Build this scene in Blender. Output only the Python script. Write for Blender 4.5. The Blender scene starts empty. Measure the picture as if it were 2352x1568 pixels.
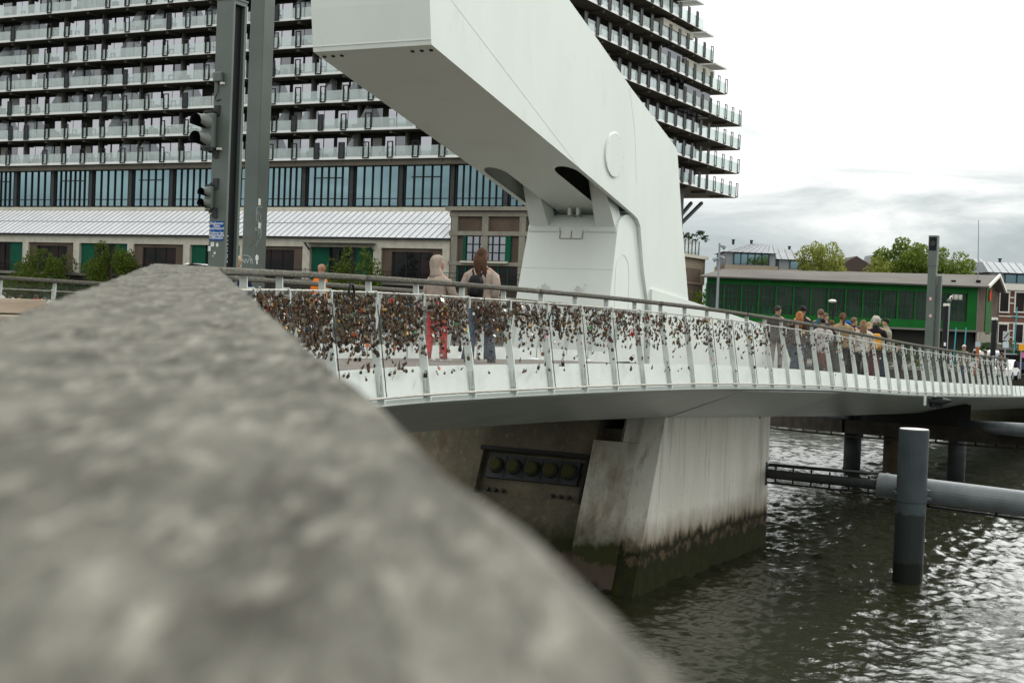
import bpy, bmesh, math, random
import numpy as np
from mathutils import Vector, Matrix
R = math.radians
random.seed(7); RNG = np.random.default_rng(7)
scene = bpy.context.scene
COL = scene.collection

# ------------------------------------------------------------------ camera
FP, CX, CY = 3267.0, 1176.0, 784.0          # focal length and centre in units of a 2352 px wide picture
PITCH, ROLL = R(1.14), R(2.3)
cam = bpy.data.cameras.new('camera'); co = bpy.data.objects.new('camera', cam); COL.objects.link(co)
cam.sensor_width = 36; cam.lens = FP / 2352 * 36; cam.clip_start = .02; cam.clip_end = 5000
co.matrix_world = Matrix.Rotation(R(90) - PITCH, 4, 'X') @ Matrix.Rotation(ROLL, 4, 'Z')
cam.dof.use_dof = True; cam.dof.focus_distance = 20; cam.dof.aperture_fstop = 15.0
scene.camera = co
scene.view_settings.view_transform = 'Standard'; scene.view_settings.look = 'None'
scene.view_settings.exposure = 0.06; scene.view_settings.gamma = 1.0
# ------------------------------------------------------------------ sky and sun
SUN_EL, SUN_AZ = R(38), R(52)               # azimuth clockwise from straight ahead (+Y)
W = bpy.data.worlds.new('World'); scene.world = W; W.use_nodes = True
nt = W.node_tree; nt.nodes.clear(); L_ = nt.links.new
out = nt.nodes.new('ShaderNodeOutputWorld')
sky = nt.nodes.new('ShaderNodeTexSky'); sky.sky_type = 'NISHITA'; sky.sun_disc = False
sky.sun_elevation = SUN_EL; sky.sun_rotation = SUN_AZ
b1 = nt.nodes.new('ShaderNodeBackground'); b1.inputs[1].default_value = .05; L_(sky.outputs[0], b1.inputs[0])
tc = nt.nodes.new('ShaderNodeTexCoord')
mp = nt.nodes.new('ShaderNodeMapping'); mp.inputs['Scale'].default_value = (3.2, 3.2, 17); mp.inputs['Location'].default_value = (.35, .1, .3)
L_(tc.outputs['Generated'], mp.inputs[0])
ns = nt.nodes.new('ShaderNodeTexNoise'); ns.inputs['Scale'].default_value = 1.6; ns.inputs['Detail'].default_value = 7; ns.inputs['Roughness'].default_value = .58; ns.inputs['Distortion'].default_value = .4
L_(mp.outputs[0], ns.inputs['Vector'])
sp = nt.nodes.new('ShaderNodeSeparateXYZ'); L_(tc.outputs['Generated'], sp.inputs[0])
mr = nt.nodes.new('ShaderNodeMapRange'); mr.inputs[1].default_value = .04; mr.inputs[2].default_value = .185; mr.inputs[3].default_value = -.14; mr.inputs[4].default_value = .45
L_(sp.outputs[2], mr.inputs[0])
ad = nt.nodes.new('ShaderNodeMath'); ad.operation = 'ADD'; L_(ns.outputs[0], ad.inputs[0]); L_(mr.outputs[0], ad.inputs[1])
rp = nt.nodes.new('ShaderNodeValToRGB'); e = rp.color_ramp.elements
e[0].position = .30; e[0].color = (.48, .545, .56, 1); e[1].position = .66; e[1].color = (1.22, 1.24, 1.21, 1)
k = e.new(.45); k.color = (.66, .72, .73, 1)
L_(ad.outputs[0], rp.inputs[0])
my = nt.nodes.new('ShaderNodeMapRange'); my.interpolation_type = 'SMOOTHSTEP'; my.inputs[1].default_value = -.75; my.inputs[2].default_value = .55; my.inputs[3].default_value = .80; my.inputs[4].default_value = 1.0
L_(sp.outputs[1], my.inputs[0])
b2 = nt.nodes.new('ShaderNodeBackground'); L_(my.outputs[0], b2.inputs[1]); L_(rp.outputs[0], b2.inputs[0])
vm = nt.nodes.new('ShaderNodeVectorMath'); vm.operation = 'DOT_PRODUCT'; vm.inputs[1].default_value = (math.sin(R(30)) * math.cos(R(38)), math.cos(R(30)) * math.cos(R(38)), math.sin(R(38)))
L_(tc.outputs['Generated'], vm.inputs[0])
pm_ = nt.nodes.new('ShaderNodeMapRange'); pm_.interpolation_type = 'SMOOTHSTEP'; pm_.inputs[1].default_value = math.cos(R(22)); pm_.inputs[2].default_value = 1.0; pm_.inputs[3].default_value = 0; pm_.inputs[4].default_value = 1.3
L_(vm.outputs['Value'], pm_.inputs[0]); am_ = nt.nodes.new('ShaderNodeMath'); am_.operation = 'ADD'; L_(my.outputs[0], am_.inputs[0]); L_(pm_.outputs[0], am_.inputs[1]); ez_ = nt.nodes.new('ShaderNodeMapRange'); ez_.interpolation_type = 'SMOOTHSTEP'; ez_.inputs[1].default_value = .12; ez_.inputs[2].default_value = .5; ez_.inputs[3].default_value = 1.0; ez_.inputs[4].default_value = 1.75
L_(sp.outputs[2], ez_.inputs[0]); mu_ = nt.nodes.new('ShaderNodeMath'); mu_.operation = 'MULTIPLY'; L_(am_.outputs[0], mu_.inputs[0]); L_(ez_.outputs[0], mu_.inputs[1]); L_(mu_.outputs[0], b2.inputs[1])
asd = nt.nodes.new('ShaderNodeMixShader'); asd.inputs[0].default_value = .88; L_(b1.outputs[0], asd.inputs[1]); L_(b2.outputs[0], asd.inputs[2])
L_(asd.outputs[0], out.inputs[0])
sl = bpy.data.lights.new('sun', 'SUN'); sl.energy = 1.8; sl.angle = R(12); sl.color = (1, .99, .95)
so = bpy.data.objects.new('sun', sl); COL.objects.link(so)
sd = Vector((math.sin(SUN_AZ) * math.cos(SUN_EL), math.cos(SUN_AZ) * math.cos(SUN_EL), math.sin(SUN_EL)))
so.rotation_euler = sd.to_track_quat('Z', 'Y').to_euler()

# ------------------------------------------------------------------ pixel helpers (for measuring the place from the photo)
CR = co.matrix_world.to_3x3()
def ray(u, v):
    d = CR @ Vector(((u - CX) / FP, -(v - CY) / FP, -1)); return d
def atY(u, v, Y): d = ray(u, v); return d * (Y / d.y)
def atZ(u, v, z): d = ray(u, v); return d * (z / d.z)
def onplane(u, v, p, n): d = ray(u, v); return d * (Vector(p).dot(n) / d.dot(n))

# ------------------------------------------------------------------ mesh builder
class MB:
    def __init__(s): s.v = []; s.f = []; s.m = []
    def add(s, vs, fs, m=0):
        o = len(s.v); s.v.extend([tuple(p) for p in vs])
        s.f.extend([tuple(i + o for i in q) for q in fs]); s.m.extend([m] * len(fs)); return s
    def poly(s, pts, m=0): return s.add(pts, [tuple(range(len(pts)))], m)
    def obox(s, o, ax, ay, az, m=0):
        o, ax, ay, az = map(Vector, (o, ax, ay, az))
        vs = [o, o + ax, o + ax + ay, o + ay]; vs += [p + az for p in vs]
        fs = [(0, 3, 2, 1), (4, 5, 6, 7), (0, 1, 5, 4), (1, 2, 6, 5), (2, 3, 7, 6), (3, 0, 4, 7)]
        if ax.cross(ay).dot(az) < 0: fs = [q[::-1] for q in fs]
        return s.add(vs, fs, m)
    def box(s, x0, x1, y0, y1, z0, z1, m=0): return s.obox((x0, y0, z0), (x1 - x0, 0, 0), (0, y1 - y0, 0), (0, 0, z1 - z0), m)
    def bar(s, p, q, w, h=None, up=(0, 0, 1), m=0):
        p, q = Vector(p), Vector(q); h = w if h is None else h; d = (q - p); u = Vector(up)
        x = d.cross(u)
        if x.length < 1e-6: x = d.cross(Vector((1, 0, 0)))
        x.normalize(); y = x.cross(d).normalized()
        return s.obox(p - x * w / 2 - y * h / 2, x * w, d, y * h, m)
    def prism(s, pts, ext, m=0, cap=True):
        pts = [Vector(p) for p in pts]; ext = Vector(ext); n = len(pts)
        nn = Vector((0, 0, 0))
        for i in range(n): nn += pts[i].cross(pts[(i + 1) % n])
        if nn.dot(ext) > 0: pts = pts[::-1]
        vs = pts + [p + ext for p in pts]
        fs = [(i, i + n, (i + 1) % n + n, (i + 1) % n) for i in range(n)]
        if cap: fs += [tuple(range(n)), tuple(range(2 * n - 1, n - 1, -1))]
        return s.add(vs, fs, m)
    def tube(s, pts, r, n=8, m=0, cap=True):
        pts = [Vector(p) for p in pts]; rs = r if hasattr(r, '__len__') else [r] * len(pts)
        vs = []; pu = None
        for i, p in enumerate(pts):
            d = (pts[min(i + 1, len(pts) - 1)] - pts[max(i - 1, 0)]).normalized()
            if pu is None: pu = Vector((0, 0, 1)) if abs(d.z) < .9 else Vector((1, 0, 0))
            x = d.cross(pu).normalized(); y = x.cross(d); pu = y
            for j in range(n):
                a = 2 * math.pi * j / n; vs.append(p + (x * math.cos(a) + y * math.sin(a)) * rs[i])
        fs = [(i * n + j, i * n + (j + 1) % n, (i + 1) * n + (j + 1) % n, (i + 1) * n + j) for i in range(len(pts) - 1) for j in range(n)]
        if cap: fs += [tuple(range(n - 1, -1, -1)), tuple(range((len(pts) - 1) * n, len(pts) * n))]
        return s.add(vs, fs, m)
    def rings(s, rings, m=0, cap=True):
        n = len(rings[0]); vs = [p for r in rings for p in r]
        fs = [(i * n + j, i * n + (j + 1) % n, (i + 1) * n + (j + 1) % n, (i + 1) * n + j) for i in range(len(rings) - 1) for j in range(n)]
        if cap: fs += [tuple(range(n - 1, -1, -1)), tuple(range((len(rings) - 1) * n, len(rings) * n))]
        return s.add(vs, fs, m)
    def ball(s, c, r, m=0, nu=10, nv=7):
        c = Vector(c); r = Vector(r) if hasattr(r, '__len__') else Vector((r, r, r))
        rg = []
        for i in range(1, nv):
            t = math.pi * i / nv
            rg.append([c + Vector((r.x * math.sin(t) * math.cos(2 * math.pi * j / nu), r.y * math.sin(t) * math.sin(2 * math.pi * j / nu), -r.z * math.cos(t))) for j in range(nu)])
        rg.insert(0, [c + Vector((0, 0, -r.z * .999))] * nu); rg.append([c + Vector((0, 0, r.z * .999))] * nu)
        return s.rings(rg, m, cap=False)
    def build(s, name, mats, parent=None, smooth=False, loc=None):
        me = bpy.data.meshes.new(name)
        v = s.v if loc is None else [(p[0] - loc[0], p[1] - loc[1], p[2] - loc[2]) for p in s.v]
        me.from_pydata(v, [], s.f)
        for mt in (mats if isinstance(mats, (list, tuple)) else [mats]): me.materials.append(mt)
        if isinstance(mats, (list, tuple)) and len(mats) > 1: me.polygons.foreach_set('material_index', s.m)
        if smooth: me.polygons.foreach_set('use_smooth', [True] * len(me.polygons)); me.update()
        o = bpy.data.objects.new(name, me); COL.objects.link(o)
        if loc is not None: o.location = loc
        if parent is not None: o.parent = parent
        return o
def tag(o, label=None, cat=None, group=None, kind=None):
    if label: o['label'] = label
    if cat: o['category'] = cat
    if group: o['group'] = group
    if kind: o['kind'] = kind
    return o
def thing(name, label, cat, loc=(0, 0, 0), group=None):
    o = bpy.data.objects.new(name, None); COL.objects.link(o); o.location = loc
    bpy.context.view_layer.update() if False else None
    o.empty_display_size = .2
    return tag(o, label, cat, group)
def child(mb, name, mats, parent, smooth=False):
    """part given in world coordinates, parented to an unrotated empty"""
    l = parent.location; o = mb.build(name, mats, None, smooth)
    o.parent = parent; o.location = (-l[0], -l[1], -l[2]); return o
def parts(lst, name, mats, parent, cap=100, smooth=False):
    """lst: mesh builders, most visible first; beyond the cap the rest is one stuff part"""
    for mb in lst[:cap]: child(mb, name, mats, parent, smooth)
    if len(lst) > cap:
        r = MB()
        for mb in lst[cap:]:
            o = len(r.v); r.v.extend(mb.v); r.f.extend([tuple(i + o for i in q) for q in mb.f]); r.m.extend(mb.m)
        tag(child(r, name, mats, parent, smooth), kind='stuff')
def bevel(o, w, seg=2):
    md = o.modifiers.new('bevel', 'BEVEL'); md.width = w; md.segments = seg; md.limit_method = 'ANGLE'; md.angle_limit = R(35); return o

# ------------------------------------------------------------------ materials
MAT = {}
def mat(name, col, rough=.6, metal=0., col2=None, scale=3., stretch=(1, 1, 1), det=6, lo=.35, hi=.65, bump=0., bscale=None, spec=None, col3=None, scale3=1., lo3=.55, hi3=.7, bstr=None, coat=0):
    m = bpy.data.materials.new(name); m.use_nodes = True; n = m.node_tree.nodes; l = m.node_tree.links.new
    p = n['Principled BSDF']; p.inputs['Roughness'].default_value = rough; p.inputs['Metallic'].default_value = metal
    p.inputs['Specular IOR Level'].default_value = spec if spec is not None else (.5 if rough < .5 else .12)
    p.inputs['Base Color'].default_value = (*col, 1)
    if coat: p.inputs['Coat Weight'].default_value = coat; p.inputs['Coat Roughness'].default_value = .15
    t = n.new('ShaderNodeTexCoord'); mp = n.new('ShaderNodeMapping'); mp.inputs['Scale'].default_value = stretch
    l(t.outputs['Object'], mp.inputs[0]); cur = None
    if col2 is not None:
        z = n.new('ShaderNodeTexNoise'); z.inputs['Scale'].default_value = scale; z.inputs['Detail'].default_value = det; z.inputs['Roughness'].default_value = .65
        l(mp.outputs[0], z.inputs['Vector'])
        r = n.new('ShaderNodeMapRange'); r.inputs[1].default_value = lo; r.inputs[2].default_value = hi; l(z.outputs[0], r.inputs[0])
        mx = n.new('ShaderNodeMix'); mx.data_type = 'RGBA'; mx.inputs[6].default_value = (*col, 1); mx.inputs[7].default_value = (*col2, 1)
        l(r.outputs[0], mx.inputs[0]); cur = mx.outputs[2]
        if col3 is not None:
            z3 = n.new('ShaderNodeTexNoise'); z3.inputs['Scale'].default_value = scale3; z3.inputs['Detail'].default_value = 8; z3.inputs['Roughness'].default_value = .7
            l(mp.outputs[0], z3.inputs['Vector'])
            r3 = n.new('ShaderNodeMapRange'); r3.inputs[1].default_value = lo3; r3.inputs[2].default_value = hi3; l(z3.outputs[0], r3.inputs[0])
            m3 = n.new('ShaderNodeMix'); m3.data_type = 'RGBA'; m3.inputs[7].default_value = (*col3, 1)
            l(cur, m3.inputs[6]); l(r3.outputs[0], m3.inputs[0]); cur = m3.outputs[2]
        l(cur, p.inputs['Base Color'])
    if bump:
        zb = n.new('ShaderNodeTexNoise'); zb.inputs['Scale'].default_value = bscale or scale * 3; zb.inputs['Detail'].default_value = 5
        mb2 = n.new('ShaderNodeMapping'); mb2.inputs['Scale'].default_value = bstr or stretch; l(t.outputs['Object'], mb2.inputs[0]); l(mb2.outputs[0], zb.inputs['Vector'])
        b = n.new('ShaderNodeBump'); b.inputs['Strength'].default_value = bump; b.inputs['Distance'].default_value = .02
        l(zb.outputs[0], b.inputs['Height']); l(b.outputs[0], p.inputs['Normal'])
    MAT[name] = m; return m
def mirror_glass(name, tint, dark, mixv, rough=.04, bump=.05, bscale=.6, dark2=None):
    m = bpy.data.materials.new(name); m.use_nodes = True; n = m.node_tree.nodes; l = m.node_tree.links.new
    n.remove(n['Principled BSDF']); o = n['Material Output']
    g = n.new('ShaderNodeBsdfGlossy'); g.inputs[0].default_value = (*tint, 1); g.inputs['Roughness'].default_value = rough
    d = n.new('ShaderNodeBsdfDiffuse'); d.inputs[0].default_value = (*dark, 1)
    t = n.new('ShaderNodeTexCoord'); z = n.new('ShaderNodeTexNoise'); z.inputs['Scale'].default_value = bscale; l(t.outputs['Object'], z.inputs['Vector'])
    if dark2:
        z2 = n.new('ShaderNodeTexNoise'); z2.inputs['Scale'].default_value = .45; l(t.outputs['Object'], z2.inputs['Vector'])
        r = n.new('ShaderNodeMapRange'); r.inputs[1].default_value = .45; r.inputs[2].default_value = .55; l(z2.outputs[0], r.inputs[0])
        mx2 = n.new('ShaderNodeMix'); mx2.data_type = 'RGBA'; mx2.inputs[6].default_value = (*dark, 1); mx2.inputs[7].default_value = (*dark2, 1)
        l(r.outputs[0], mx2.inputs[0]); l(mx2.outputs[2], d.inputs[0])
    b = n.new('ShaderNodeBump'); b.inputs['Strength'].default_value = bump; l(z.outputs[0], b.inputs['Height']); l(b.outputs[0], g.inputs['Normal'])
    mx = n.new('ShaderNodeMixShader'); mx.inputs[0].default_value = mixv; l(d.outputs[0], mx.inputs[1]); l(g.outputs[0], mx.inputs[2]); l(mx.outputs[0], o.inputs[0])
    MAT[name] = m; return m
def clear_glass(name, tint, opaque):
    m = bpy.data.materials.new(name); m.use_nodes = True; n = m.node_tree.nodes; l = m.node_tree.links.new
    n.remove(n['Principled BSDF']); o = n['Material Output']
    tr = n.new('ShaderNodeBsdfTransparent'); tr.inputs[0].default_value = (.9, .96, .94, 1)
    g = n.new('ShaderNodeBsdfGlossy'); g.inputs['Roughness'].default_value = .08
    d = n.new('ShaderNodeBsdfDiffuse'); d.inputs[0].default_value = (*tint, 1)
    a = n.new('ShaderNodeMixShader'); a.inputs[0].default_value = .5; l(d.outputs[0], a.inputs[1]); l(g.outputs[0], a.inputs[2])
    mx = n.new('ShaderNodeMixShader'); mx.inputs[0].default_value = opaque; l(tr.outputs[0], mx.inputs[1]); l(a.outputs[0], mx.inputs[2]); l(mx.outputs[0], o.inputs[0])
    MAT[name] = m; return m
white = mat('white_paint', (.69, .742, .69), .38, col2=(.635, .675, .62), scale=.55, stretch=(1, 1, .35), lo=.4, hi=.75, col3=(.60, .60, .53), scale3=2.2, lo3=.60, hi3=.85, bump=.10, bscale=1.1)
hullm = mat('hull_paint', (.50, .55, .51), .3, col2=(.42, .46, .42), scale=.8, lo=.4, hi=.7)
railw = mat('rail_paint', (.60, .655, .615), .45, col2=(.44, .47, .43), scale=5, lo=.45, hi=.75)
kerbm = mat('kerb_paint', (.68, .73, .69), .4, col2=(.58, .62, .58), scale=2.5, lo=.45, hi=.75)
steel = mat('stainless_cable', (.46, .45, .41), .65, .2, col2=(.20, .18, .14), scale=40, lo=.45, hi=.7)
wirem = mat('wire', (.40, .41, .38), .45, .5)
wood = mat('weathered_wood', (.150, .144, .120), .85, col2=(.050, .047, .037), scale=42, stretch=(1, .24, 1), lo=.36, hi=.64, det=14, col3=(.27, .258, .215), scale3=150, lo3=.50, hi3=.66, bump=.8, bscale=150)
deckm = mat('deck_asphalt', (.115, .10, .088), .9, col2=(.15, .132, .115), scale=1.5)
greypost = mat('grey_steel', (.10, .123, .108), .45, col2=(.075, .094, .082), scale=1.2, lo=.35, hi=.7)
black = mat('black_metal', (.012, .013, .014), .5)
darkgrey = mat('dark_grey_metal', (.05, .056, .06), .5, col2=(.035, .037, .036), scale=3)
redm = mat('red_lens', (.10, .012, .008), .3)
blue = mat('blue_enamel', (.004, .075, .30), .7)
whitep = mat('white_print', (.8, .82, .8), .6)
scrawl = mat('pale_marker', (.42, .47, .46), .6)
orangem = mat('rusty_marker', (.24, .13, .05), .7)
sticker = mat('sticker', (.72, .74, .72), .6, col2=(.5, .5, .48), scale=20)
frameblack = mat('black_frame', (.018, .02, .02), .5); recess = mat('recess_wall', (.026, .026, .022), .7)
slabedge = mat('slab_edge_white', (.74, .76, .74), .6)
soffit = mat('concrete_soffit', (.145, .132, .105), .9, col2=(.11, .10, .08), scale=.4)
concrete = mat('concrete', (.25, .235, .19), .9, col2=(.17, .158, .128), scale=.9, stretch=(1, 1, .5), lo=.4, hi=.7, col3=(.31, .295, .25), scale3=3)
concretel = mat('pale_concrete', (.50, .48, .40), .9, col2=(.36, .34, .28), scale=1.3, lo=.45, hi=.75)
concreted = mat('grey_concrete', (.19, .185, .165), .9, col2=(.14, .135, .12), scale=.8)
darkwall = mat('dark_recess', (.03, .03, .028), .8)
greend = mat('green_door', (.004, .085, .045), .55, col2=(.003, .06, .035), scale=.5)
greenb = mat('bright_green_paint', (.008, .115, .018), .5, col2=(.006, .09, .015), scale=.7)
roofm = mat('zinc_roof', (.80, .80, .82), .32, col2=(.70, .71, .73), scale=.5)
seam = mat('roof_seam', (.24, .25, .26), .6)
roofglass = mat('roof_glass', (.50, .62, .66), .25)
roofbrown = mat('felt_roof', (.125, .115, .105), .9, col2=(.155, .145, .13), scale=.25)
zincr = mat('zinc_grey_roof', (.36, .375, .39), .5, col2=(.30, .315, .33), scale=.5)
zincw = mat('zinc_cladding', (.30, .33, .35), .55, col2=(.25, .28, .30), scale=.4)
beige = mat('beige_render', (.42, .36, .27), .9, col2=(.36, .30, .22), scale=.5)
trimw = mat('white_trim', (.70, .68, .62), .7)
win = mirror_glass('window_glass', (.56, .555, .60), (.05, .05, .05), .80, .03, .06, .5)
windim = mirror_glass('dim_glass', (.42, .43, .46), (.06, .06, .055), .45, .05, .1, .5); curtain = mat('curtain', (.33, .32, .31), .9)
winblue = mirror_glass('blue_glass', (.29, .43, .47), (.015, .025, .03), .80, .03, .09, .25)
windark = mirror_glass('dark_window_glass', (.5, .5, .5), (.008, .008, .008), .05, .06, .1, .5, dark2=(.022, .012, .011))
wingreen = mirror_glass('dim_window_glass', (.5, .55, .5), (.010, .013, .010), .07, .05, .1, .4, dark2=(.028, .03, .028))
baluglass = clear_glass('balustrade_glass', (.50, .62, .585), .34)
screenglass = clear_glass('screen_glass', (.66, .70, .70), .62)
def brick(name, c1, c2, mortar, sc=1.0):
    m = bpy.data.materials.new(name); m.use_nodes = True; n = m.node_tree.nodes; l = m.node_tree.links.new; p = n['Principled BSDF']; p.inputs['Roughness'].default_value = .9; p.inputs['Specular IOR Level'].default_value = .1
    g = n.new('ShaderNodeNewGeometry'); s = n.new('ShaderNodeSeparateXYZ'); l(g.outputs['Position'], s.inputs[0])
    a = n.new('ShaderNodeMath'); a.operation = 'SUBTRACT'; l(s.outputs[0], a.inputs[0]); l(s.outputs[1], a.inputs[1])
    c = n.new('ShaderNodeCombineXYZ'); l(a.outputs[0], c.inputs[0]); l(s.outputs[2], c.inputs[1])
    b = n.new('ShaderNodeTexBrick'); b.inputs['Scale'].default_value = sc; b.inputs['Color1'].default_value = (*c1, 1); b.inputs['Color2'].default_value = (*c2, 1); b.inputs['Mortar'].default_value = (*mortar, 1)
    b.inputs['Mortar Size'].default_value = .012; b.inputs['Brick Width'].default_value = .22; b.inputs['Row Height'].default_value = .075
    l(c.outputs[0], b.inputs['Vector'])
    z = n.new('ShaderNodeTexNoise'); z.inputs['Scale'].default_value = .5; l(g.outputs['Position'], z.inputs['Vector'])
    mx = n.new('ShaderNodeMix'); mx.data_type = 'RGBA'; mx.blend_type = 'MULTIPLY'; mx.inputs[0].default_value = .6
    l(b.outputs[0], mx.inputs[6]); r = n.new('ShaderNodeMapRange'); r.inputs[1].default_value = .3; r.inputs[2].default_value = .7; r.inputs[3].default_value = .6; r.inputs[4].default_value = 1.1; l(z.outputs[0], r.inputs[0]); l(r.outputs[0], mx.inputs[7])
    l(mx.outputs[2], p.inputs['Base Color']); MAT[name] = m; return m
brickbrown = brick('brown_brick', (.115, .075, .052), (.085, .058, .042), (.13, .115, .095))
brickred = brick('red_brick', (.20, .075, .048), (.16, .06, .04), (.22, .16, .13))
def leafmat(name, c1, c2):
    m = bpy.data.materials.new(name); m.use_nodes = True; n = m.node_tree.nodes; l = m.node_tree.links.new; p = n['Principled BSDF']; p.inputs['Roughness'].default_value = .6; p.inputs['Specular IOR Level'].default_value = .15
    o = n.new('ShaderNodeNewGeometry'); r = n.new('ShaderNodeMix'); r.data_type = 'RGBA'; r.inputs[6].default_value = (*c1, 1); r.inputs[7].default_value = (*c2, 1)
    l(o.outputs['Random Per Island'], r.inputs[0]); l(r.outputs[2], p.inputs['Base Color'])
    tl = n.new('ShaderNodeBsdfTranslucent'); l(r.outputs[2], tl.inputs[0]); mx = n.new('ShaderNodeMixShader'); mx.inputs[0].default_value = .35
    l(p.outputs[0], mx.inputs[1]); l(tl.outputs[0], mx.inputs[2]); l(mx.outputs[0], n['Material Output'].inputs[0]); MAT[name] = m; return m
leafa = leafmat('leaf_fresh', (.075, .13, .018), (.21, .27, .045))
leafb = leafmat('leaf_yellow_green', (.17, .21, .035), (.34, .36, .085))
leafc = leafmat('leaf_dark', (.025, .055, .018), (.06, .10, .03))
leafd = leafmat('leaf_mid', (.05, .085, .012), (.12, .16, .02))
bark = mat('bark', (.09, .07, .05), .9)

# ------------------------------------------------------------------ the bridge line
WZ = -6.05                                   # water level (the camera lens is at z = 0)
T0, T1 = math.atan(-.2254), math.atan(.537)
SS = np.linspace(0, 130, 26001); DS = SS[1]
xx = np.clip((SS - 9) / 10, 0, 1); TH = T0 + (T1 - T0) * xx * xx * (3 - 2 * xx)
PX = np.cumsum(np.sin(TH)) * DS - .026; PY = np.cumsum(np.cos(TH)) * DS
KS = [0, 3.4, 8, 13.4, 16.8, 18.5, 22.4, 25.2, 28.1, 31.7, 35.9, 43.8, 54, 66, 130]
KZ = [-.0725, .049, .150, .285, .343, .345, .320, .281, .226, .115, -.03, -.40, -.78, -1.168, -3.3]
zz = np.interp(SS, KS, KZ); kern = np.ones(500) / 500
zs = np.convolve(np.pad(zz, 250, mode='edge'), kern, 'same')[250:-250]; zs = np.convolve(np.pad(zs, 250, mode='edge'), kern, 'same')[250:-250]
wgt = np.clip((SS - 5) / 3, 0, 1); PZ = zz * (1 - wgt) + zs[:len(zz)] * wgt
E1 = Vector((math.sin(T1), math.cos(T1), 0)); E2 = Vector((-math.cos(T1), math.sin(T1), 0)); Z3 = Vector((0, 0, 1))
def bp(s, l=0., zr=0.):
    """point at arc length s, l metres towards the far side, zr above the handrail centre"""
    if s < 0:
        th = T0; x = -.026 + math.sin(T0) * s; y = math.cos(T0) * s; z = KZ[0] + .036 * s
    else:
        th = float(np.interp(s, SS, TH)); x = float(np.interp(s, SS, PX)); y = float(np.interp(s, SS, PY)); z = float(np.interp(s, SS, PZ))
    return Vector((x - math.cos(th) * l, y + math.sin(th) * l, z + zr - .013 * max(l, 0)))
def tang(s): s = max(s, 0); th = float(np.interp(s, SS, TH)); return Vector((math.sin(th), math.cos(th), 0))
def lat(s): t = tang(s); return Vector((-t.y, t.x, 0))
def ofs(zr): return .22 * zr / 1.42          # the railing leans inwards at the top
S0, SP = 13.404, 1.126
def sray(u, v, l=0.):
    """arc length where the line at offset l crosses the view ray of a pixel"""
    d = ray(u, v); r = d.x / d.y; s = np.linspace(12, 125, 6000)
    th = np.interp(s, SS, TH); x = np.interp(s, SS, PX) - np.cos(th) * l; y = np.interp(s, SS, PY) + np.sin(th) * l
    return float(np.interp(r, x / y, s))
DECK, KTOP, KBOT = -1.12, -1.03, -1.42
BW = 8.4
Q0 = bp(25.22); Q0.z = 0
def loc(t, l, z): return Q0 + E1 * t + E2 * l + Z3 * z
def pl(u, v, l):
    p = onplane(u, v, Q0 + E2 * l, E2); return ((p - Q0).dot(E1), p.z)

# ================================================================== WATER AND GROUND
def make_water():
    na, nr = 760, 1300
    ang = np.linspace(R(-36), R(36), na); rr = np.geomspace(13, 420, nr)
    A, Rr = np.meshgrid(ang, rr); X = np.sin(A) * Rr; Y = np.cos(A) * Rr
    H = np.zeros_like(X); rg = np.random.default_rng(3); step = Rr * .0027
    for i in range(96):
        lam = rg.uniform(.16, .45) if i < 40 else rg.uniform(.45, 1.1) if i < 76 else rg.uniform(1.1, 3.6)
        th = R(205) + rg.normal(0, .70); kx, ky = math.cos(th) * 2 * math.pi / lam, math.sin(th) * 2 * math.pi / lam
        amp = .0080 * lam ** .95 * rg.uniform(.5, 1.3) * (1.5 if i < 40 else 1.15 if i < 76 else .5)
        fade = np.clip(1.5 - step * 2.0 / lam, 0, 1)
        ph = kx * X + ky * Y + rg.uniform(0, 6.28) + 1.1 * np.sin(.35 * X + .21 * Y + i) + .5 * np.sin(1.1 * X - .9 * Y + 2 * i)
        H += amp * fade * (1 - np.abs(np.sin(ph / 2)) * 1.6)
    H *= .85 + .45 * np.sin(.23 * X + 1.3 * np.sin(.11 * Y)) * np.sin(.17 * Y + .9 * np.sin(.13 * X))
    Zc = WZ + H - H.mean()
    vs = np.stack([X, Y, Zc], -1).reshape(-1, 3)
    i, j = np.meshgrid(np.arange(nr - 1), np.arange(na - 1), indexing='ij'); a = (i * na + j).ravel()
    fs = np.stack([a, a + 1, a + na + 1, a + na], -1)[:, ::-1]
    me = bpy.data.meshes.new('water'); me.vertices.add(len(vs)); me.vertices.foreach_set('co', vs.ravel())
    me.loops.add(fs.size); me.loops.foreach_set('vertex_index', fs.ravel().astype(np.int32))
    me.polygons.add(len(fs)); me.polygons.foreach_set('loop_start', np.arange(0, fs.size, 4, dtype=np.int32))
    me.polygons.foreach_set('use_smooth', np.ones(len(fs), bool)); me.update(calc_edges=True); me.validate()
    m = mat('harbour_water', (.016, .017, .008), .06, col2=(.022, .022, .011), scale=.12, bump=.7, bscale=9, spec=.9)
    me.materials.append(m); o = bpy.data.objects.new('water', me); COL.objects.link(o); tag(o, kind='structure')
make_water()
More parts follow.
